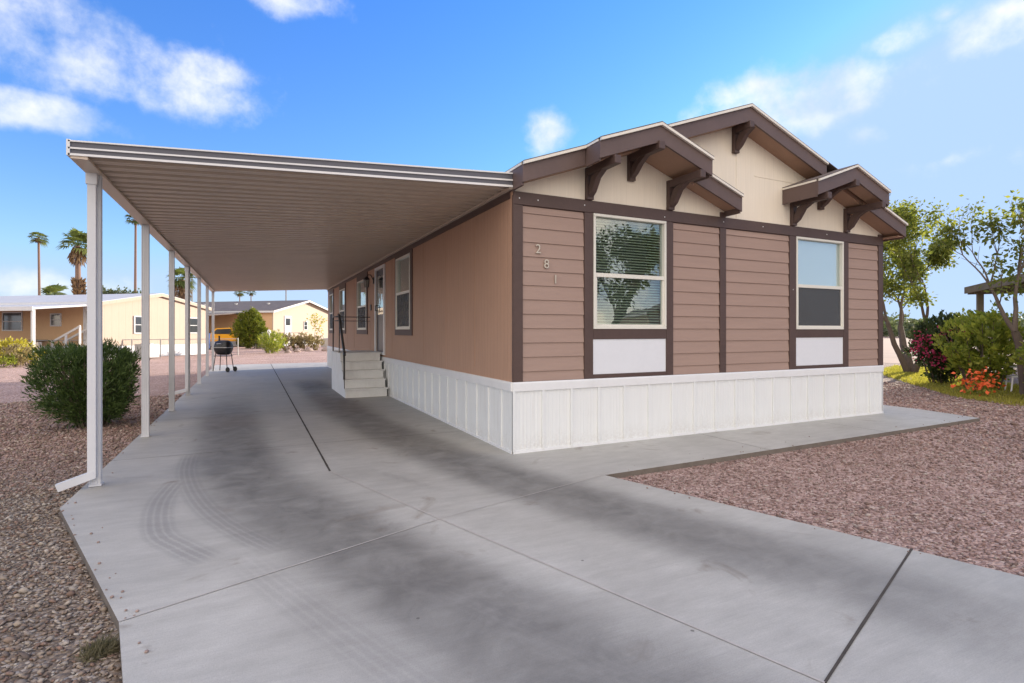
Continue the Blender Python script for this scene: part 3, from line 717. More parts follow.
# ------------------------------------------------------------ entry steps
st=thing('entry_steps','grey white wooden entry steps with one dark handrail at the side door','steps',(-.5,6.25,0))
def ST(mb,name,m,**k):
    o=mb.build(name,m,st,**k); o.location=(.5,-6.25,0); return o
ys=[6.25,6.43,6.61,6.79,6.97]; xs=(-.99,-.06)
for i,y in enumerate(ys):
    z0=.19*i; z1_=.19*(i+1); y1=ys[i+1] if i<4 else 8.5
    ST(MB().box(xs[0]+.02,y,z0+.002,xs[1]-.02,y+.02,z1_-.032),'riser','step')
    ST(MB().box(xs[0],y-.025,z1_-.03,xs[1],(y1+.018 if i<4 else 8.5),z1_),'tread','step',bevel=.005)
side=[(6.27,0)];
for i,y in enumerate(ys): side+=[(y+.022,.19*i),(y+.022,.19*(i+1)-.033)]
side+=[(8.48,.917),(8.48,0)]
for x in (xs[0]+.018,xs[1]-.04): ST(MB().prism([(x,a,b) for a,b in side],(.018,0,0)),'side_panel','step')
hr=MB(); x=-.96
hr.tube([(x,8.3,.95),(x,8.3,1.78)],.016,8); ST(hr,'rail_post','iron'); hr=MB().tube([(x,6.50,.38),(x,6.50,1.05)],.02,8)
ST(hr,'rail_post','iron')
hr=MB(); hr.tube([(x,6.42,.92),(x,6.5,.98),(x,7.25,1.80),(x,7.34,1.83)],.028,8); ST(hr,'handrail','iron')
for pts_,rd in (([(x,7.25,.95),(x,7.25,1.8),(x,8.3,1.8),(-.05,8.3,1.8)],.012),([(x,7.27,1.7),(x,8.3,1.7),(-.05,8.3,1.7)],.008),([(x-.02,6.32,.2),(x-.02,6.5,1.0)],.009)):
    hr=MB().tube(pts_,rd,6); ST(hr,'landing_rail','iron')


# ------------------------------------------------------------ grill
gr=thing('barbecue_grill','black barrel barbecue grill standing by the far carport posts','grill',(-3.70,15.9,0),R(-33))
prof=[(.02,-.34),(.17,-.335),(.23,-.29),(.255,-.22),(.262,0),(.255,.22),(.23,.29),(.17,.335),(.02,.34)]
MB().lathe(prof,(0,0,.86),'x',24).build('barrel','black',gr,True)
MB().box(-.345,-.275,.855,.345,.275,.875).build('lid_rim','chrome',gr)
MB().tube([(-.2,0,1.05),(-.2,0,1.28)],.035,10).build('chimney','black',gr)
MB().tube([(-.1,-.27,.98),(-.1,-.31,1.0),(.1,-.31,1.0),(.1,-.27,.98)],.012,8).build('handle','chrome',gr)
for sx in (-1,1):
    for sy in (-1,1):
        MB().tube([(sx*.24,sy*.16,.70),(sx*.33,sy*.22,.03)],.018,6).build('leg','black',gr)
MB().box(-.30,-.2,.55,.30,.2,.575).build('shelf','black',gr)
for sy in (-1,1): MB().lathe([(.05,-.02),(.09,-.018),(.09,.018),(.05,.02)],(.37,sy*.25,.09),'y',16).build('wheel','rubber',gr)

gr.scale=(.82,.82,1.0)
# ------------------------------------------------------------ vegetation
def oleander(name,label,loc,rx,ry,h,n,m='oleander',size=.12,stems=26,cat='bush',base=.28,aspect=.16,boxy=False):
    t=thing(name,label,cat,loc)
    mb=MB(); tips=[]
    for i in range(stems):
        a=random.uniform(0,2*PI); q=math.sqrt(random.random())
        p0=Vector((math.cos(a)*rx*base*q,math.sin(a)*ry*base*q,-.06)); p1=Vector((math.cos(a)*rx*.62*q,math.sin(a)*ry*.62*q,h*.42)); p2=Vector((math.cos(a)*rx*.88*q,math.sin(a)*ry*.88*q,h*random.uniform(.7,.9)))
        mb.tube([p0,p1,p2],[.014,.010,.004],5,False); tips.append((p0,p1,p2))
    mb.build('stem','bark',t)
    # leaf sprays spread through the volume
    k=n//14; C=[]
    while len(C)<k:
        v=RNG.uniform(-1,1,3); r=np.linalg.norm(v) if not boxy else float((np.abs(v)**4.5).sum()**(1/4.5))
        if r>1 or r<.35 and random.random()<.6: continue
        z=(v[2]*.5+.5); wd=(.62+.38*min(1,z*2.2)) if boxy else (1.12-.45*z) if cat=='tree' else (.58+.42*min(1,z*1.8) if z<.6 else 1.0)
        lump=random.uniform(.84,1.10)+.10*math.sin(5*v[0]+2*v[1])+.08*math.sin(9*v[1]+4*v[2]*2)
        C.append((v[0]*rx*wd*lump,v[1]*ry*wd*lump,.10+z*(h-.12)*(1+.05*math.sin(7*v[0]))))
    C=np.array(C); out=C-np.array([0,0,h*.25]); out/=np.linalg.norm(out,axis=1)[:,None]; out[:,2]+=.45
    P=np.repeat(C,14,0)+RNG.normal(0,size*.4,(len(C)*14,3)); D=np.repeat(out,14,0)
    P[:,2]=np.maximum(P[:,2],.03)
    V,F,T=leaves(P,size,aspect,0,.65,D,np.repeat(RNG.normal(0,.13,len(C)),14))
    np_mesh('foliage',V,F,m,t,T); return t
oleander('oleander_bush','dense dark green rounded bush on the gravel behind the front carport post','bush' and (-5.05,4.75,GZ),.62,.60,1.27,21000,size=.09,stems=34,boxy=True)

def branch_tree(name,label,loc,h,spread,nl,leafm,lsize,seed,trunks=3,crown_lo=.35,cat='tree',density=1.,tr=.09,group=None,leafless=.15,lean=(0,0)):
    rs=random.Random(seed); t=thing(name,label,cat,loc,group=group); mb=MB(); tips=[]
    def grow(p,d,ln,r,lv):
        pts=[p.copy()]; rr=[r]; n=5
        for i in range(n):
            d=(d+Vector((rs.uniform(-.16,.16),rs.uniform(-.16,.16),rs.uniform(-.03,.12)))).normalized()
            p=p+d*ln/n; pts.append(p.copy()); rr.append(r*(1-.45*(i+1)/n))
        mb.tube(pts,rr,8 if lv<2 else 5,False)
        if lv>=4: tips.append((pts,)); return
        k=rs.choice((2,3)) if lv<3 else 3
        if lv>=2: tips.append((pts[2:],))
        for j in range(k):
            a=rs.uniform(0,2*PI); tilt=rs.uniform(.3,.75)
            u=d.cross(Vector((math.cos(a),math.sin(a),.1))).normalized()
            grow(p,(d*math.cos(tilt)+u*math.sin(tilt)*spread+Vector((0,0,.12))).normalized(),ln*rs.uniform(.62,.82),rr[-1]*.75,lv+1)
        if lv>=1:
            q=pts[3]; a=rs.uniform(0,2*PI); u=d.cross(Vector((math.cos(a),math.sin(a),.1))).normalized()
            grow(q,(d*.5+u*.9*spread).normalized(),ln*.55,rr[-1]*.5,lv+2)
    for i in range(trunks):
        a=2*PI*i/trunks+rs.uniform(0,1); d=Vector((math.cos(a)*.38+lean[0],math.sin(a)*.38+lean[1],1)).normalized() if trunks>1 else Vector((lean[0]+.05,lean[1],1)).normalized()
        grow(Vector((math.cos(a)*.05*(trunks>1),math.sin(a)*.05*(trunks>1),-.1)),d,h*.30,tr*(1 if i==0 else .75),0)
    mb.build('trunk','bark',t,True)
    P=[];D=[]; 
    for (pts,) in tips:
        if rs.random()<leafless: continue
        k=max(2,int(nl*density)); w=rs.uniform(.3,1.4)
        for _ in range(int(k*w)):
            i=rs.randrange(len(pts)-1); q=pts[i].lerp(pts[i+1],rs.random())
            if q.z<h*crown_lo*.6: continue
            o=Vector((rs.gauss(0,1),rs.gauss(0,1),rs.gauss(0,1)))*lsize*.8
            P.append(tuple(q+o)); D.append(tuple(o.normalized()))
    V,F,T=leaves(np.array(P),lsize,.55,.35,.5,np.array(D)); np_mesh('crown',V,F,leafm,t,T); return t
branch_tree('garden_tree','slender forked tree with sparse yellow green leaves right of the brown home',(17.9,5.1,GZ),6.9,.86,100,'treeleaf',.115,5,3,.30,density=1.,tr=.16)
branch_tree('garden_tree','sparse leafy tree at the right edge in front of the wooden canopy',(12.95,.15,GZ),5.4,.6,34,'treeleaf',.12,21,1,.45,tr=.13,density=.9,leafless=.35)

def boug():
    t=oleander('bougainvillea','dark flowering bush with magenta blooms between the two garden trees',(14.5,2.55,GZ),.80,.75,1.95,9000,'boug',.10,18,'flowering bush',.3,.5)
    P=[]
    for c in ((-.85,.0,1.25),(-.7,-.45,1.4),(-.6,-.6,.95),(-.3,-.8,1.5),(-.9,.1,1.0),(-.35,-.7,1.15),(-.8,-.3,.8)):
        k=70; P.append(np.array(c)+RNG.normal(0,.13,(k,3)))
    V,F,T=leaves(np.vstack(P),.07,.8); np_mesh('blossom',V,F,'bract',t,T)
boug()
oleander('shrub','loose light green shrub left of the far right tree trunk',(13.7,1.25,GZ),1.05,.9,2.05,4600,'shrub',.13,26,'shrub',.3,.6)
oleander('shrub','bright green leafy shrub half hidden at the right picture edge below the canopy',(12.3,-.75,GZ),.8,.7,1.7,4500,'shrub',.14,20,'shrub',.3,.6)
t=thing('flower_clump','clump of orange red flowers on the grass under the light green shrub','flowers',(11.95,.62,GZ))
V,F,T=leaves(RNG.normal(0,1,(170,3))*np.array([.16,.16,.12])+np.array([0,0,.36]),.085,.8); np_mesh('blossom',V,F,'flower_or',t,T)
P=RNG.normal(0,1,(120,3))*np.array([.16,.16,.1])+np.array([0,0,.16]); V,F,T=leaves(P,.10,.4,-.8); np_mesh('foliage',V,F,'shrub',t,T)
# pale garden chair behind the shrub
ch=thing('garden_chair','white garden chair half hidden behind shrubs by the right tree trunk','chair',(13.75,.55,GZ),R(215))
MB().box(-.24,-.22,.40,.24,.24,.43).build('seat','pale',ch,bevel=.01)
mb=MB()
for k in range(6): mb.box(-.22+.078*k,.22,.44,-.19+.078*k+.02,.245,.86)
mb.box(-.24,.215,.86,.24,.25,.92); mb.build('backrest','pale',ch,bevel=.008)
for sx in (-1,1):
    for sy in (-1,1): MB().tube([(sx*.21,sy*.2,.40),(sx*.25,sy*.24,0)],.018,6).build('leg','pale',ch)
    MB().box(sx*.25-.02,-.2,.62,sx*.25+.02,.24,.65).build('armrest','pale',ch)
# sunlit grass strip
def blades(poly,n,h,name,m,label,cat):
    P=np.array(poly,float); x0,y0=P.min(0); x1,y1=P.max(0); pts=[]
    while len(pts)<n:
        q=RNG.uniform((x0,y0),(x1,y1)); c=False
        for i in range(len(P)):
            a=P[i];b=P[i-1]
            if (a[1]>q[1])!=(b[1]>q[1]) and q[0]<(b[0]-a[0])*(q[1]-a[1])/(b[1]-a[1])+a[0]: c=not c
        if c: pts.append((q[0],q[1],GZ))
    pts=np.array(pts); D=np.tile([0,0,1.],(len(pts),1))
    V,F,T=leaves(pts,h,.14,0,.45,D); o=np_mesh(name,V,F,m,None,T); return tag(o,label,cat,kind='stuff')
blades([(21.5,7.6),(17.2,5.9),(13.4,2.6),(11.3,.7),(10.9,-.5),(13.0,-1.0),(15.5,1.2),(18,3.2),(22,6.2)],24000,.11,'grass','grass','short sunlit yellow green grass under the garden trees','grass')
w=thing('weed_tuft','small dry grass tuft growing over the left driveway edge','weed',(-3.42,-2.62,GZ))
P=RNG.normal(0,1,(900,3))*np.array([.035,.04,0]); D=np.tile([.45,-.05,.35],(900,1)); V,F,T=leaves(P,.10,.06,0,.45,D); w.scale=(.7,.7,.7); np_mesh('blades',V,F,'weed',w,T)

# wall-to-wall background bushes
def simple_bush(name,label,loc,rx,ry,h,n,m,size,cat='bush',group=None,aspect=.4):
    o=oleander(name,label,loc,rx,ry,h,n,m,size,10,cat,.3,aspect)
    if group: o['group']=group
    return o
f_,yw=537.,.45; CX,CY=-2.77,-5.71
def at(r,d): return (CX+r*math.cos(yw)+d*math.sin(yw), CY-r*math.sin(yw)+d*math.cos(yw))
def px(u,d): return at((u-512)/f_*d,d)
simple_bush('desert_shrub','yellow flowering desert shrub at the left picture edge before the low wall',(*px(8,24.5),GZ),1.0,.9,1.05,1800,'yellowleaf',.16)
simple_bush('desert_shrub','dry grey brown shrub between yellow shrubs left of the dark bush',(*px(18,22.5),GZ),.5,.5,.95,900,'dry',.13)
simple_bush('desert_shrub','small yellow shrub close to the left of the dark bush',(*px(29,23.5),GZ),.6,.5,.75,1000,'yellowleaf',.14)
simple_bush('desert_shrub','low green shrub at the left edge below the yellow shrub',(*px(3,22),GZ),.5,.5,.45,600,'shrub',.13)
simple_bush('desert_shrub','pale green spiky shrub right of the rounded evergreen across the gravel',(*px(271.5,36),GZ),.95,.9,1.35,2400,'shrub',.20,aspect=.2)
for i,(u,d,h,l) in enumerate(((287,40,1.3,'dry brown shrub nearest the pale spiky shrub by the wire fence'),(296,41,1.1,'dry brown shrub second from the left along the wire fence'),(305,41,1.4,'tall dry shrub in the middle of the row before the cream gable'),(315,42,1.2,'dry brown shrub at the right end of the row before the cream gable'))):
    simple_bush('dry_shrub',l,(*px(u,d),GZ),.75,.6,h,800,'dry',.17,group='dry shrubs in front of the cream gabled house')
branch_tree('young_tree','thin young yellow leaved tree against the cream gable wall',(*px(314,44),GZ),3.2,.7,5,'yellowleaf',.16,8,1,.4,tr=.05)
t=simple_bush('evergreen_bush','rounded cone shaped green and yellow evergreen in front of the yellow truck',(*px(251,45.5),GZ),1.38,1.3,3.3,15000,'thuja',.17,cat='tree')

for i,(u,d,s,l) in enumerate(((309,39.5,.28,'small boulder among the dry shrubs, furthest right'),(297,38,.22,'small boulder below the middle dry shrubs'),(326,40,.3,'rounded boulder near the far end of the brown home'),(288,37,.2,'small boulder beside the pale spiky shrub'))):
    mb=MB(); rr=random.Random(i); k=8
    prof=[(s*.7,-.1),(s*1.1,0),(s*1.0,s*.4),(s*.6,s*.8),(s*.1,s*.95)]; mb.lathe(prof,(0,0,0),'z',9)
    mb.v=[(a*(1+rr.uniform(-.15,.15)),b*(1+rr.uniform(-.15,.15)),c) for a,b,c in mb.v]
    o=mb.build('boulder','rock',None,True,loc=(*px(u,d),GZ)); tag(o,l,'rock','boulders in the gravel yard')

# ------------------------------------------------------------ neighbouring homes
def gable_home(name,label,origin,ang,width,length,eave,ridge,wallm,sidem,roofm,gableopen=(),sideopen=(),skirtm='nwhite',over=.35,porch=None,skirt=.7):
    """origin = near corner; +x local runs along the gable, +y local runs back along the long side"""
    t=thing(name,label,'house',(*origin,GZ),ang)
    zg=eave
    mb=MB().prism([(0,0,skirt),(width,0,skirt),(width,0,eave),(width/2,0,ridge),(0,0,eave)],(0,.12,0)); mb.build('gable_wall',wallm,t)
    yb=length-.12
    MB().prism([(0,yb,skirt),(width,yb,skirt),(width,yb,eave),(width/2,yb,ridge),(0,yb,eave)],(0,.12,0)).build('rear_wall',wallm,t)
    for x in (0,width-.12): MB().box(x,.122,skirt,x+.12,yb-.002,eave-.02).build('side_wall',sidem,t)
    MB().box(.03,.03,-.1,width-.03,length-.03,skirt-.002).build('skirting',skirtm,t)
    s=(ridge-eave)/(width/2)
    for sg in (-1,1):
        x0=width/2; x1=x0+sg*(width/2+over); z1_=ridge-s*(width/2+over)
        r=MB().prism([(x0,-over,ridge+.12),(x1,-over,z1_+.12),(x1,-over,z1_+.02),(x0,-over,ridge+.02)],(0,length+2*over,0)).build('roof',roofm,t)
        MB().prism([(x0,-over-.02,ridge+.09),(x1,-over-.02,z1_+.09),(x1,-over-.02,z1_-.09),(x0,-over-.02,ridge-.09)],(0,.018,0)).build('rake_board','nwhite' if roofm!='nroof' else 'tan',t)
        MB().box(x1-.01,-over,z1_-.08,x1+.012,length+over,z1_+.1).build('fascia','nwhite',t)
    def win(kind,u,z0,w,h,face):
        def bx(mb,a,b,c,d,p,q):
            if face=='g': mb.box(a,-q,c,b,-p,d)
            else: mb.box(-q,a,c,-p,b,d)
            return mb
        f=MB()
        for a,b,c,d in ((u,u+w,z0,z0+.06),(u,u+w,z0+h-.06,z0+h),(u,u+.06,z0+.06,z0+h-.06),(u+w-.06,u+w,z0+.06,z0+h-.06),(u+.06,u+w-.06,z0+h*.5-.02,z0+h*.5+.02)): bx(f,a,b,c,d,.001,.05)
        o=f.build('window' if kind!='door' else 'door','nwhite',t)
        bx(MB(),u+.06,u+w-.06,z0+.06,z0+h-.06,.003,.012).build('pane' if kind!='door' else 'panel','winfar' if kind=='win' else 'nwhite',o)
        if kind=='door': bx(MB(),u+.2,u+w-.2,z0+h*.55,z0+h-.25,.013,.02).build('pane','winfar',o)
    for a in gableopen: win(*a,'g')
    for a in sideopen: win(*a,'s')
    return t
M['winfar']=mat('far_window_glass',(.05,.055,.06),.08,.1,2,0,spec=.9)
# left neighbour : nearest corner A, gable runs away to the right, long side runs to the left
def dirang(r,d):   # camera-plane direction -> world angle of +x
    v=(r*math.cos(yw)+d*math.sin(yw), -r*math.sin(yw)+d*math.cos(yw)); return math.atan2(v[1],v[0])
a12=R(13)
an=dirang(math.sin(a12),math.cos(a12))
h2=gable_home('neighbour_house','tan neighbouring home with pale low roof and covered side porch at the left',at(-21.6,28.2),an,7.3,19,2.95,3.62,'tan','orange','nroof',
   gableopen=(('win',1.9,1.35,.75,1.0),('win',5.6,1.35,1.0,1.0)),sideopen=(('win',1.55,1.3,.0001,.0001),('win',2.6,1.75,.75,.7),('win',5.3,1.5,1.45,1.05),('door',.25,.8,.85,2.0)),over=.12)
# porch awning on its long side (local -x side)
aw=MB().prism([(-.13,.2,2.92),(-3.1,.2,2.62),(-3.1,.2,2.52),(-.13,.2,2.82)],(0,17,0)).build('porch_roof','nroof',h2)
MB().box(-3.14,.2,2.46,-3.101,17.2,2.66).build('porch_fascia','nwhite',aw)
for y in (.3,3.9,7.2,10.6,14): MB().box(-3.05,y,0,-2.93,y+.12,2.52).build('porch_post','nwhite',h2)
for (y0,y1) in ((.2,2.2),):
    mb=MB(); mb.bar((-.3,y0+1.9,.1),(-.3,y0,.95),.06,.10); mb.bar((-.9,y0+1.9,.9),(-.9,y0,1.75),.06,.10); mb.bar((-.3,y0+1.9,.9),(-.3,y0,1.75),.06,.10)
    for k in range(3): mb.box(-.94,y0+.9*k,.0,-.86,y0+.9*k+.07,1.72-.42*k)
    mb.build('stair_rail','nwhite',h2)
# shed box and blinds panel : AC unit by the gable
def hvac(loc,ang,label):
    t=thing('air_conditioner',label,'air conditioner',loc,ang)
    MB().box(-.4,-.4,.05,.4,.4,.8).build('cabinet','chrome',t,bevel=.02)
    mb=MB()
    for k in range(9): mb.box(-.36,-.415,.12+.07*k,.36,-.401,.145+.07*k)
    mb.build('grille','galv',t); MB().lathe([(.3,.80),(.3,.83),(.05,.84)],(0,0,0),'z',18).build('fan_cover','galv',t)
hvac((*px(147,29.2),GZ),an,'grey air conditioner on the gravel by the tan gable wall')
hvac((*px(327,49),GZ),an,'pale air conditioner unit before the cream gabled house')
# centre-back house
a15=R(15); an3=dirang(math.sin(a15),math.cos(a15))
h3=gable_home('neighbour_house','cream gabled house with dark grey roof across the gravel yard behind the carport',at(-22.9,51.5),an3,10.2,22,3.42,4.62,'cream','orange','groof',
   gableopen=(('door',1.6,.9,1.05,2.1),('win',4.6,1.6,.6,.9)),sideopen=(('win',3.0,1.6,1.0,1.0),('win',9,1.6,1.2,1.0)),over=.35,skirt=.55)
MB().prism([(-.36,3.2,3.30),(-4.6,3.2,2.95),(-4.6,3.2,2.85),(-.36,3.2,3.2)],(0,18,0)).build('porch_roof','groof',h3)
MB().box(-4.64,3.2,2.75,-4.601,21.2,3.0).build('porch_fascia','nwhite',h3)
for y in (3.4,8,12.5,17): MB().box(-4.55,y,0,-4.43,y+.12,2.85).build('porch_post','nwhite',h3)
for y in (3.,7.,11.): MB().lathe([(.1,0),(.1,.35),(.16,.36),(.16,.42)],(3.0,y,3.95),'z',8).build('roof_vent','nwhite',h3)
# unseen house added at the right, sized so its shadow covers drive and gravel
shade_house=gable_home('neighbour_house','unseen tall pale house added beyond the right picture edge to shade drive and gravel',(36.7,7.9),R(194.4),8.6,20,6.6,8.5,'cream','cream','groof',gableopen=(('win',2,1.5,1.2,1),('win',5.5,1.5,1.2,1),('win',2,4.1,1.2,1),('win',5.5,4.1,1.2,1)),sideopen=())
# house and trees across the street (seen only as reflections in the windows)
h5=gable_home('neighbour_house','tan house across the street mirrored in the right front window',(30,-38),R(0),14,9,3.0,4.6,'tan','tan','groof',gableopen=(('win',2,1.4,1.4,1.1),('win',9,1.4,1.4,1.1)))
h5.rotation_euler=(0,0,R(20))
for i,(x,y,h,l) in enumerate(((9.5,-12.5,7.5,'broad leafy street tree mirrored in the left front window, nearer one'),(15,-19,8,'broad leafy street tree mirrored in the left front window, farther one'))):
    branch_tree('street_tree',l,(x,y,GZ),h,.85,26,'darkleaf',.20,40+i,2,.3,tr=.2,leafless=.05)

# wooden canopy at the right
cn=thing('wooden_canopy','flat wooden patio canopy on posts at the right edge behind the shrubs','canopy',(19.0,3.9,GZ),math.atan2(-4.3,-5.6))
mb=MB().box(-.3,-.0,2.86,9.5,4.4,2.95); mb.build('roof_deck','wood',cn)
MB().box(-.32,-.05,2.78,9.5,-.001,3.0).build('fascia','wood',cn); 
for x in (.35,4.4,8.6): MB().box(x,.1,0,x+.16,.26,2.86).build('post','wood',cn)
for x in (.35,4.4,8.6): MB().box(x,4.0,0,x+.16,4.16,2.86).build('post','wood',cn)
mb=MB()
for k in range(14): mb.box(-.2+.7*k,.01,2.74,-.13+.7*k,4.3,2.858)
mb.build('rafters','wood',cn)

# ------------------------------------------------------------ fences and wall
def chain_fence(name,label,p0,p1,h,n,group=None,mesh=True,gap=.07):
    a=Vector((*p0,GZ)); b=Vector((*p1,GZ)); t=thing(name,label,'fence',tuple(a),math.atan2(b.y-a.y,b.x-a.x)); ln=(b-a).length
    mb=MB().tube([(0,0,h),(ln,0,h)],.022,6); mb.tube([(0,0,.08),(ln,0,.08)],.008,5); mb.build('rail','galv',t)
    for i in range(n+1): MB().tube([(ln*i/n,0,0),(ln*i/n,0,h+.05)],.03,6).build('post','galv',t)
    if mesh:
        mb=MB(); k=0
        while k*gap<ln+h:
            s=k*gap; w=.0022
            for sg in (1,-1):
                x0=s-h if sg==1 else s; x1=s if sg==1 else s-h
                z0=.05; z1_=h
                # clip to [0,ln]
                q=[]
                for x,z in ((x0,z0),(x1,z1_)): q.append((x,z))
                (xa,za),(xb,zb)=q
                def cl(xx,xa,za,xb,zb): return za+(zb-za)*(xx-xa)/(xb-xa)
                if xa<0: za=cl(0,xa,za,xb,zb); xa=0
                if xb<0: zb=cl(0,xa,za,xb,zb); xb=0
                if xa>ln: za=cl(ln,xa,za,xb,zb); xa=ln
                if xb>ln: zb=cl(ln,xa,za,xb,zb); xb=ln
                if abs(xa-xb)<1e-3: continue
                mb.add([(xa,0,za),(xb,0,zb),(xb+w,0,zb),(xa+w,0,za)],[(0,1,2,3)])
            k+=1
        mb.build('wire_mesh','galv',t)
    return t
chain_fence('chain_link_fence','low wire fence along the gravel before the tan neighbour house',px(-40,25.5),px(238,33.0),1.02,9,gap=.12)
chain_fence('chain_link_fence','low wire fence with taller posts before the cream gabled house',px(262,45),px(299,43),1.35,3,gap=.14)
chain_fence('chain_link_fence','wire fence between the bare field and the garden trees at the right',(21.5,8.5),(40,30),1.45,7,gap=.14)
wl=MB().box(0,0,0,9.0,.2,.95).build('block_wall','block',None); a=px(-60,27); b=px(38,26.6); wl.location=(*a,GZ); wl.rotation_euler=(0,0,math.atan2(b[1]-a[1],b[0]-a[0])); wl.scale=(math.hypot(b[0]-a[0],b[1]-a[1])/9.0,1,1)
tag(wl,'low cream block wall behind the yellow shrubs at the left','wall')
wl=MB().box(0,0,0,2.6,.2,.62).build('block_wall','block',None); a=px(256,46); b=px(282,45); wl.location=(*a,GZ); wl.rotation_euler=(0,0,math.atan2(b[1]-a[1],b[0]-a[0]))
tag(wl,'short tan block wall right of the rounded evergreen','wall')
# white yard post light
yp=thing('yard_post','short white yard post behind the pale spiky shrub','post',(*px(269,38),GZ))
MB().tube([(0,0,0),(0,0,1.35)],.06,8).build('shaft','pale',yp); MB().lathe([(.10,1.35),(.13,1.4),(.1,1.55),(.02,1.6)],(0,0,0),'z',10).build('cap','pale',yp)
# patio table set under the left porch
pt=thing('patio_table','dark outdoor table on the covered porch of the tan house','table',(*px(30,28.6),GZ),an)
MB().box(-.9,-.5,.98,.9,.5,1.03).build('tabletop','black',pt)
for sx in (-1,1):
    for sy in (-1,1): MB().box(sx*.8-.03,sy*.42-.03,0,sx*.8+.03,sy*.42+.03,.98).build('leg','black',pt)
# ------------------------------------------------------------ truck and bin
tk=thing('pickup_truck','yellow pickup truck parked under the porch behind the rounded evergreen','pickup truck',(*px(222,49.6),GZ),R(8))
body=[(-2.5,.55),(-2.5,.95),(-2.35,1.12),(-1.1,1.2),(-.55,1.75),(.75,1.80),(.85,1.18),(2.6,1.15),(2.6,.55)]
MB().prism([(a,-.9,b) for a,b in body],(0,1.8,0)).build('body','yellow',tk,bevel=.06)
mb=MB().prism([(-.95,-.915,1.22),(-.5,-.915,1.66),(.62,-.915,1.70),(.7,-.915,1.22)],(0,.012,0)); mb.prism([(-.95,.903,1.22),(-.5,.903,1.66),(.62,.903,1.70),(.7,.903,1.22)],(0,.012,0)); mb.build('side_window','winfar',tk)
mb=MB().add([(-1.09,-.75,1.225),(-1.09,.75,1.225),(-.60,.68,1.74),(-.60,-.68,1.74)],[(0,1,2,3)]); mb.v=[(a-.03,b,c+.012) for a,b,c in mb.v]; mb.build('windscreen','winfar',tk)
for x in (-1.6,1.65):
    for y in (-.92,.92): 
        wh=MB().lathe([(.2,-.11),(.38,-.10),(.40,-.05),(.40,.05),(.38,.10),(.2,.11)],(x,y,.40),'y',20).build('wheel','rubber',tk); MB().lathe([(.05,-.12),(.2,-.115),(.2,.115),(.05,.12)],(x,y,.40),'y',12).build('rim','chrome',wh)
for y in (-.65,.65): MB().lathe([(.1,-.02),(.09,.02)],(-2.50,y,.85),'x',12).build('headlight','pale',tk)
MB().box(-2.56,-.9,.45,-2.44,.9,.60).build('bumper','black',tk); MB().box(2.54,-.9,.45,2.66,.9,.60).build('bumper','black',tk)
bn=thing('wheelie_bin','tall blue rubbish bin seen between the carport posts left of the truck','bin',(*px(204.5,42),GZ),R(-20))
MB().prism([(-.28,-.3,.06),(.28,-.3,.06),(.33,-.36,1.25),(-.33,-.36,1.25)],(0,.62,0)).build('body','blue',bn,bevel=.02)
MB().box(-.36,-.42,1.255,.36,.30,1.32).build('lid','blue',bn,bevel=.02)
for sx in (-1,1): MB().lathe([(.05,-.03),(.11,-.025),(.11,.025),(.05,.03)],(sx*.3,.3,.11),'x',12).build('wheel','rubber',bn)
MB().tube([(-.25,.30,1.2),(-.25,.38,1.22),(.25,.38,1.22),(.25,.30,1.2)],.018,6).build('handle','blue',bn)

# ------------------------------------------------------------ palms and background trees
def palm(label,loc,h,r,tr=.16,skirt=0.,crown=1.,nf=34,seed=1,mat_='frond',group='fan palms beyond the neighbouring houses',droop=1.):
    rs=random.Random(seed); t=thing('fan_palm',label,'palm tree',loc,group=group)
    lx=rs.uniform(-.02,.02)*h; MB().tube([(0,0,-.1),(lx*.5,0,h*.5),(lx,0,h)],[tr*1.25,tr,tr*.85],10).build('trunk','palmbark',t,True)
    Vs=[];Fs=[];Ts=[];o=0
    def frond(az,el,ln,m):
        nonlocal o
        n=9; p=np.array([lx,0,h]); d=np.array([math.cos(az)*math.cos(el),math.sin(az)*math.cos(el),math.sin(el)]); side=np.array([-math.sin(az),math.cos(az),0])
        stem=p+d*ln*.45
        # fan of narrow blades with drooping ends
        tone=np.clip(rs.gauss(.45,.2)+.25*math.sin(el),0,1)
        for k in range(n):
            a=(k/(n-1)-.5)*2.0; dd=d*math.cos(a)+side*math.sin(a)
            e1=stem+dd*ln*.36; e2=e1+dd*ln*.25+np.array([0,0,-ln*.20*droop*rs.uniform(.5,1.4)])
            w=ln*.045; s2=np.cross(dd,d if abs(a)>.05 else np.array([0,0,1.])); s2=side*math.cos(a)-d*math.sin(a)
            Vs.append([stem,e1+s2*w,e2,e1-s2*w]); Fs.append([o,o+1,o+2,o+3]); Ts.extend([tone]*4); o+=4
        w=ln*.015; up=np.array([0,0,1.]); Vs.append([p-side*w,p+side*w,stem+side*w,stem-side*w]); Fs.append([o,o+1,o+2,o+3]); Ts.extend([.3]*4); o+=4
    for i in range(nf): frond(rs.uniform(0,2*PI),R(rs.triangular(-50,85,15)),r*rs.uniform(.8,1.15)*crown,0)
    np_mesh('crown',np.array(Vs).reshape(-1,3),np.array(Fs),mat_,t,np.array(Ts))
    if skirt>0:
        k=int(260*skirt); z=-RNG.uniform(0,1,k)*skirt; a_=RNG.uniform(0,2*PI,k); q=tr*(1.1+.9*np.sin(PI*np.clip(-z/skirt,0,1)))
        P=np.stack([lx+np.cos(a_)*q,np.sin(a_)*q,h+z],1); D=np.stack([np.cos(a_)*.35,np.sin(a_)*.35,-np.ones(k)],1)
        V,F,T=leaves(P,.55,.16,0,.12,D); np_mesh('dead_frond_skirt',V,F,'deadleaf',t,T)
    return t
def pz(v,d): return 1.45+(331-v)*d/f_-GZ
d=88; palm('tall slim fan palm with small crown furthest left in the sky',(*px(40,d),GZ),pz(238,d),1.45,.18,.4,seed=3)
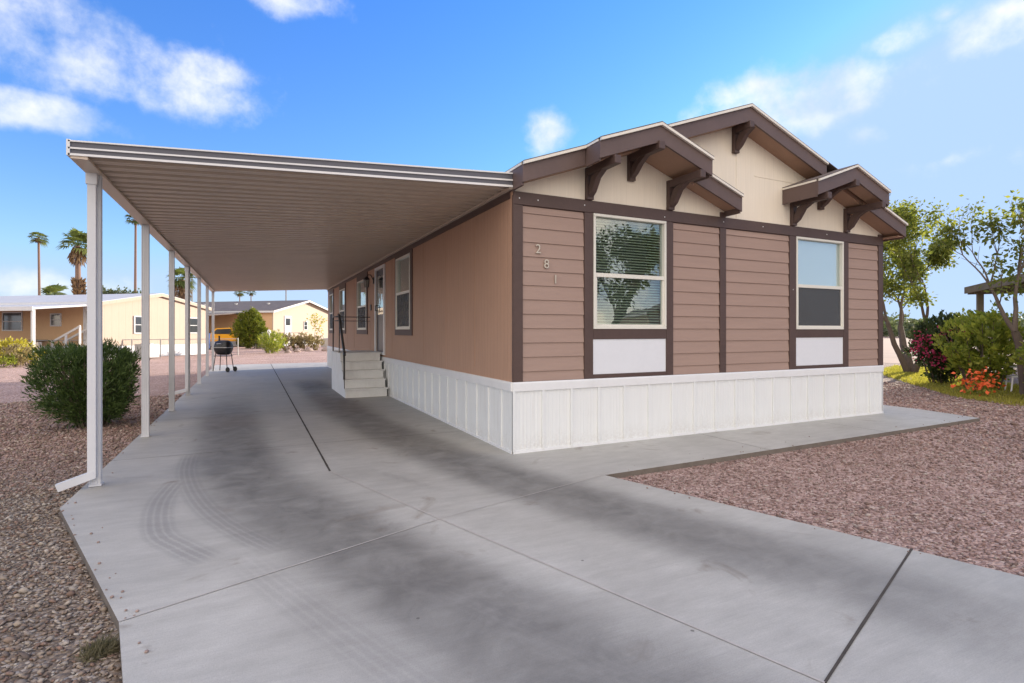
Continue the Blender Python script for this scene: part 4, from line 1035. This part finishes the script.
d=44; pm=palm('fan palm with shaggy trunk just left of the front carport post',(*px(79,d),GZ),pz(246,d),1.5,.20,1.2,seed=4,nf=40)
k=420; z=RNG.uniform(0,1.6,k); a_=RNG.uniform(0,2*PI,k); P=np.stack([np.cos(a_)*.26,np.sin(a_)*.26,pz(301,d)+z],1); D=np.stack([np.cos(a_)*.4,np.sin(a_)*.4,np.ones(k)*.8],1)
V,F,T=leaves(P,.42,.3,0,.15,D); np_mesh('trunk_boot_collar',V,F,'deadleaf',pm,T)
d=80; palm('tall slim fan palm whose crown meets the carport roof edge',(*px(135,d),GZ),pz(219,d),1.4,.17,.4,seed=5)
d=48; palm('short fan palm with thick brown trunk between two middle carport posts',(*px(181,d),GZ),pz(280,d),1.35,.28,1.6,seed=6,nf=36)
d=120; palm('tiny distant fan palm left of the pair seen under the carport roof',(*px(240,d),GZ),pz(293,d),1.25,.12,.3,seed=7)
d=125; palm('tiny distant fan palm right of the pair seen under the carport roof',(*px(251.5,d),GZ),pz(293,d),1.2,.12,.3,seed=8)
d=60; palm('low fan palm top showing just above the tan house roof',(*px(55,d),GZ),pz(299,d),1.9,.26,.3,seed=9)
for u,d,v,l in ((192,70,262,'thin pole seen right of the short thick fan palm'),(286,75,288,'thin pole above the grey roof seen under the carport')):
    t=tag(MB().tube([(0,0,0),(0,0,pz(v,d))],.07,8).build('utility_pole','wood',None,loc=(*px(u,d),GZ)),l,'pole')
branch_tree('leafy_tree','rounded sparse green tree behind the tan house roof',(*px(120,46),GZ),6.3,.95,26,'farleaf',.26,12,2,.4,tr=.16,leafless=.1)
tr_=branch_tree('leafy_tree','small distant leafy tree left of the first carport post horizon',(*px(-30,70),GZ),5.0,1.,22,'farleaf',.3,13,2,.3,tr=.16)
# far tree line over the field
P=[];Ts=[]
for k in range(150):
    u=820+k*2.1+random.uniform(-6,6); d=random.uniform(120,175); x,y=px(u,d); hh=random.uniform(3.,5.2)*(1+.3*math.sin(k*.21)); rr=random.uniform(2.0,4.5)
    q=RNG.normal(0,1,(150,3)); q/=np.linalg.norm(q,axis=1)[:,None]; q*=RNG.uniform(.5,1,(150,1))**.5; q=q*np.array([rr,rr,hh*.5])+np.array([x,y,hh*.5+GZ]); P.append(q)
P=np.vstack(P); V,F,T=leaves(P,.9,.7); tag(np_mesh('distant_trees',V,F,'farleaf',None,T),'hazy line of distant trees across the bare field at the right','trees',kind='stuff')
P=[]
for k in range(130):
    u=-250+k*5.+random.uniform(-6,6); d=random.uniform(130,185); x,y=px(u,d); hh=random.uniform(2.5,5); rr=random.uniform(2.0,4.5)
    q=RNG.normal(0,1,(120,3)); q/=np.linalg.norm(q,axis=1)[:,None]; q=q*np.array([rr,rr,hh*.5])+np.array([x,y,hh*.5+GZ]); P.append(q)
P=np.vstack(P); V,F,T=leaves(P,.9,.7); tag(np_mesh('distant_trees',V,F,'farleaf',None,T),'low line of distant trees beyond the neighbouring houses at the left','trees',kind='stuff')

# ------------------------------------------------------------ sky, sun, camera
Wd=bpy.data.worlds.new('World'); S.world=Wd; Wd.use_nodes=True; nt=Wd.node_tree
bg=nt.nodes['Background']
sky=nd(nt,'ShaderNodeTexSky'); sky.sky_type='NISHITA'; sky.sun_disc=False; sky.sun_elevation=R(SUN_EL); sky.sun_rotation=R(90-SUN_AZ)
sky.altitude=300; sky.air_density=1.0; sky.dust_density=.35; sky.ozone_density=2.5
SKY_K=.125; CLOUD=.565
D_=nd(nt,'ShaderNodeTexCoord').outputs['Generated']
sep=nd(nt,'ShaderNodeSeparateXYZ'); nt.links.new(D_,sep.inputs[0]); dz=sep.outputs[2]
def direction(u,v):
    a=(u-512)/f_; b=(331-v)/f_; s,c=math.sin(yw),math.cos(yw)
    return Vector((s+a*c,c-a*s,b)).normalized()
def vdot(vec):
    n=nd(nt,'ShaderNodeVectorMath',operation='DOT_PRODUCT'); nt.links.new(D_,n.inputs[0]); n.inputs[1].default_value=vec; return n.outputs['Value']
warp=noise(nt,D_,3.5,4,.6)
big=noise(nt,D_,7.5,15,.60,.0)
blobs=[ # u,v,half width,half height,strength,lean
 (30,30,210,66,1.0),(140,78,110,44,.95),(205,68,62,26,.85),(25,108,110,28,.9),(300,0,60,22,.8),
 (805,98,120,42,.95),(745,92,60,26,.8),(893,42,46,22,.78),(1005,26,58,38,.9),(862,135,36,26,.6),
 (553,136,32,28,.6),(650,108,18,14,.4),(948,14,28,14,.5),(940,162,95,20,.45),(40,288,130,26,.6),(1040,150,60,26,.42)]
mask=None
for u,v,w_,h_,s_ in blobs:
    C=direction(u,v); E=Vector((C.y,-C.x,0)).normalized(); U=E.cross(C).normalized()
    sc=1/math.sqrt(1+((u-512)/f_)**2+((331-v)/f_)**2)
    a=mth(nt,'MULTIPLY',vdot(E),1/(w_/f_*sc)); b=mth(nt,'MULTIPLY',vdot(U),1/(h_/f_*sc))
    r2=mth(nt,'ADD',mth(nt,'MULTIPLY',a,a),mth(nt,'MULTIPLY',b,b))
    k=mth(nt,'MULTIPLY',mth(nt,'SUBTRACT',1.,mth(nt,'SQRT',r2)),1.)
    k=mth(nt,'MULTIPLY_ADD',mth(nt,'MAXIMUM',k,-1.),s_*1.25,(s_-1)*.55)
    k=mth(nt,'SUBTRACT',k,mth(nt,'LESS_THAN',vdot(C),0.))
    k=mth(nt,'MINIMUM',k,.55)
    mask=k if mask is None else mth(nt,'MAXIMUM',mask,k)
# unseen bright cloud banks added behind the viewer and overhead, to fill the shade
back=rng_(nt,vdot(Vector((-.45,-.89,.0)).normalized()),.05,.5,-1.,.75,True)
fill_top=rng_(nt,dz,.60,.85,-1.,.55,True)
mask=mth(nt,'MAXIMUM',mask,mth(nt,'MAXIMUM',back,fill_top))
dens=mth(nt,'ADD',mask,mth(nt,'MULTIPLY',mth(nt,'SUBTRACT',big,.5),2.6))
dens=rng_(nt,dens,.0,1.0,0.,1.,True)
sh=noise(nt,scaled(nt,D_,(1,1,1.6)),7.,6,.5,.0)
cc=mixc(nt,rng_(nt,sh,.36,.58),(.66*CLOUD,.77*CLOUD,.95*CLOUD),(1.06*CLOUD,1.07*CLOUD,1.08*CLOUD))
skc=mixc(nt,1.,sky.outputs[0],(SKY_K,SKY_K,SKY_K),'MULTIPLY')
tint=mixc(nt,rng_(nt,dz,.0,.55,0.,1.,False),(.86,.95,1.12),(.54,.99,1.70))
skc=mixc(nt,1.,skc,tint,'MULTIPLY')
fill_gain=mixc(nt,rng_(nt,mth(nt,'MAXIMUM',back,fill_top),0.,.5),(1,1,1),(2.5,2.1,1.68))
cc=mixc(nt,1.,cc,fill_gain,'MULTIPLY')
skc=mixc(nt,1.,skc,(.27,.385,.60),'DARKEN')
hzf=rng_(nt,dz,-.02,.30,.75,0.)
skc=mixc(nt,mth(nt,'MULTIPLY',hzf,hzf),skc,(.37,.46,.54))
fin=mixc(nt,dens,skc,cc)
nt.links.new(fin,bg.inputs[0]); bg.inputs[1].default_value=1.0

sl=bpy.data.lights.new('sun','SUN'); sl.energy=5.0; sl.angle=R(.6); sl.color=(1.,.87,.72); so=bpy.data.objects.new('sun',sl); COL.objects.link(so)
sd=Vector((math.cos(R(SUN_EL))*math.cos(R(SUN_AZ)),math.cos(R(SUN_EL))*math.sin(R(SUN_AZ)),math.sin(R(SUN_EL))))
so.rotation_euler=sd.to_track_quat('Z','Y').to_euler(); so.location=(40,10,20)

cam=bpy.data.cameras.new('camera'); co_=bpy.data.objects.new('camera',cam); COL.objects.link(co_)
cam.sensor_width=36; cam.lens=537/1024*36; cam.shift_y=-10.6/1024; cam.clip_end=3000; cam.clip_start=.05
co_.location=(CX,CY,1.45); co_.rotation_euler=(R(90),0,-yw); S.camera=co_
S.render.resolution_x=1024; S.render.resolution_y=683
vs=S.view_settings; vs.view_transform='Standard'; vs.look='None'; vs.exposure=.92; vs.gamma=1
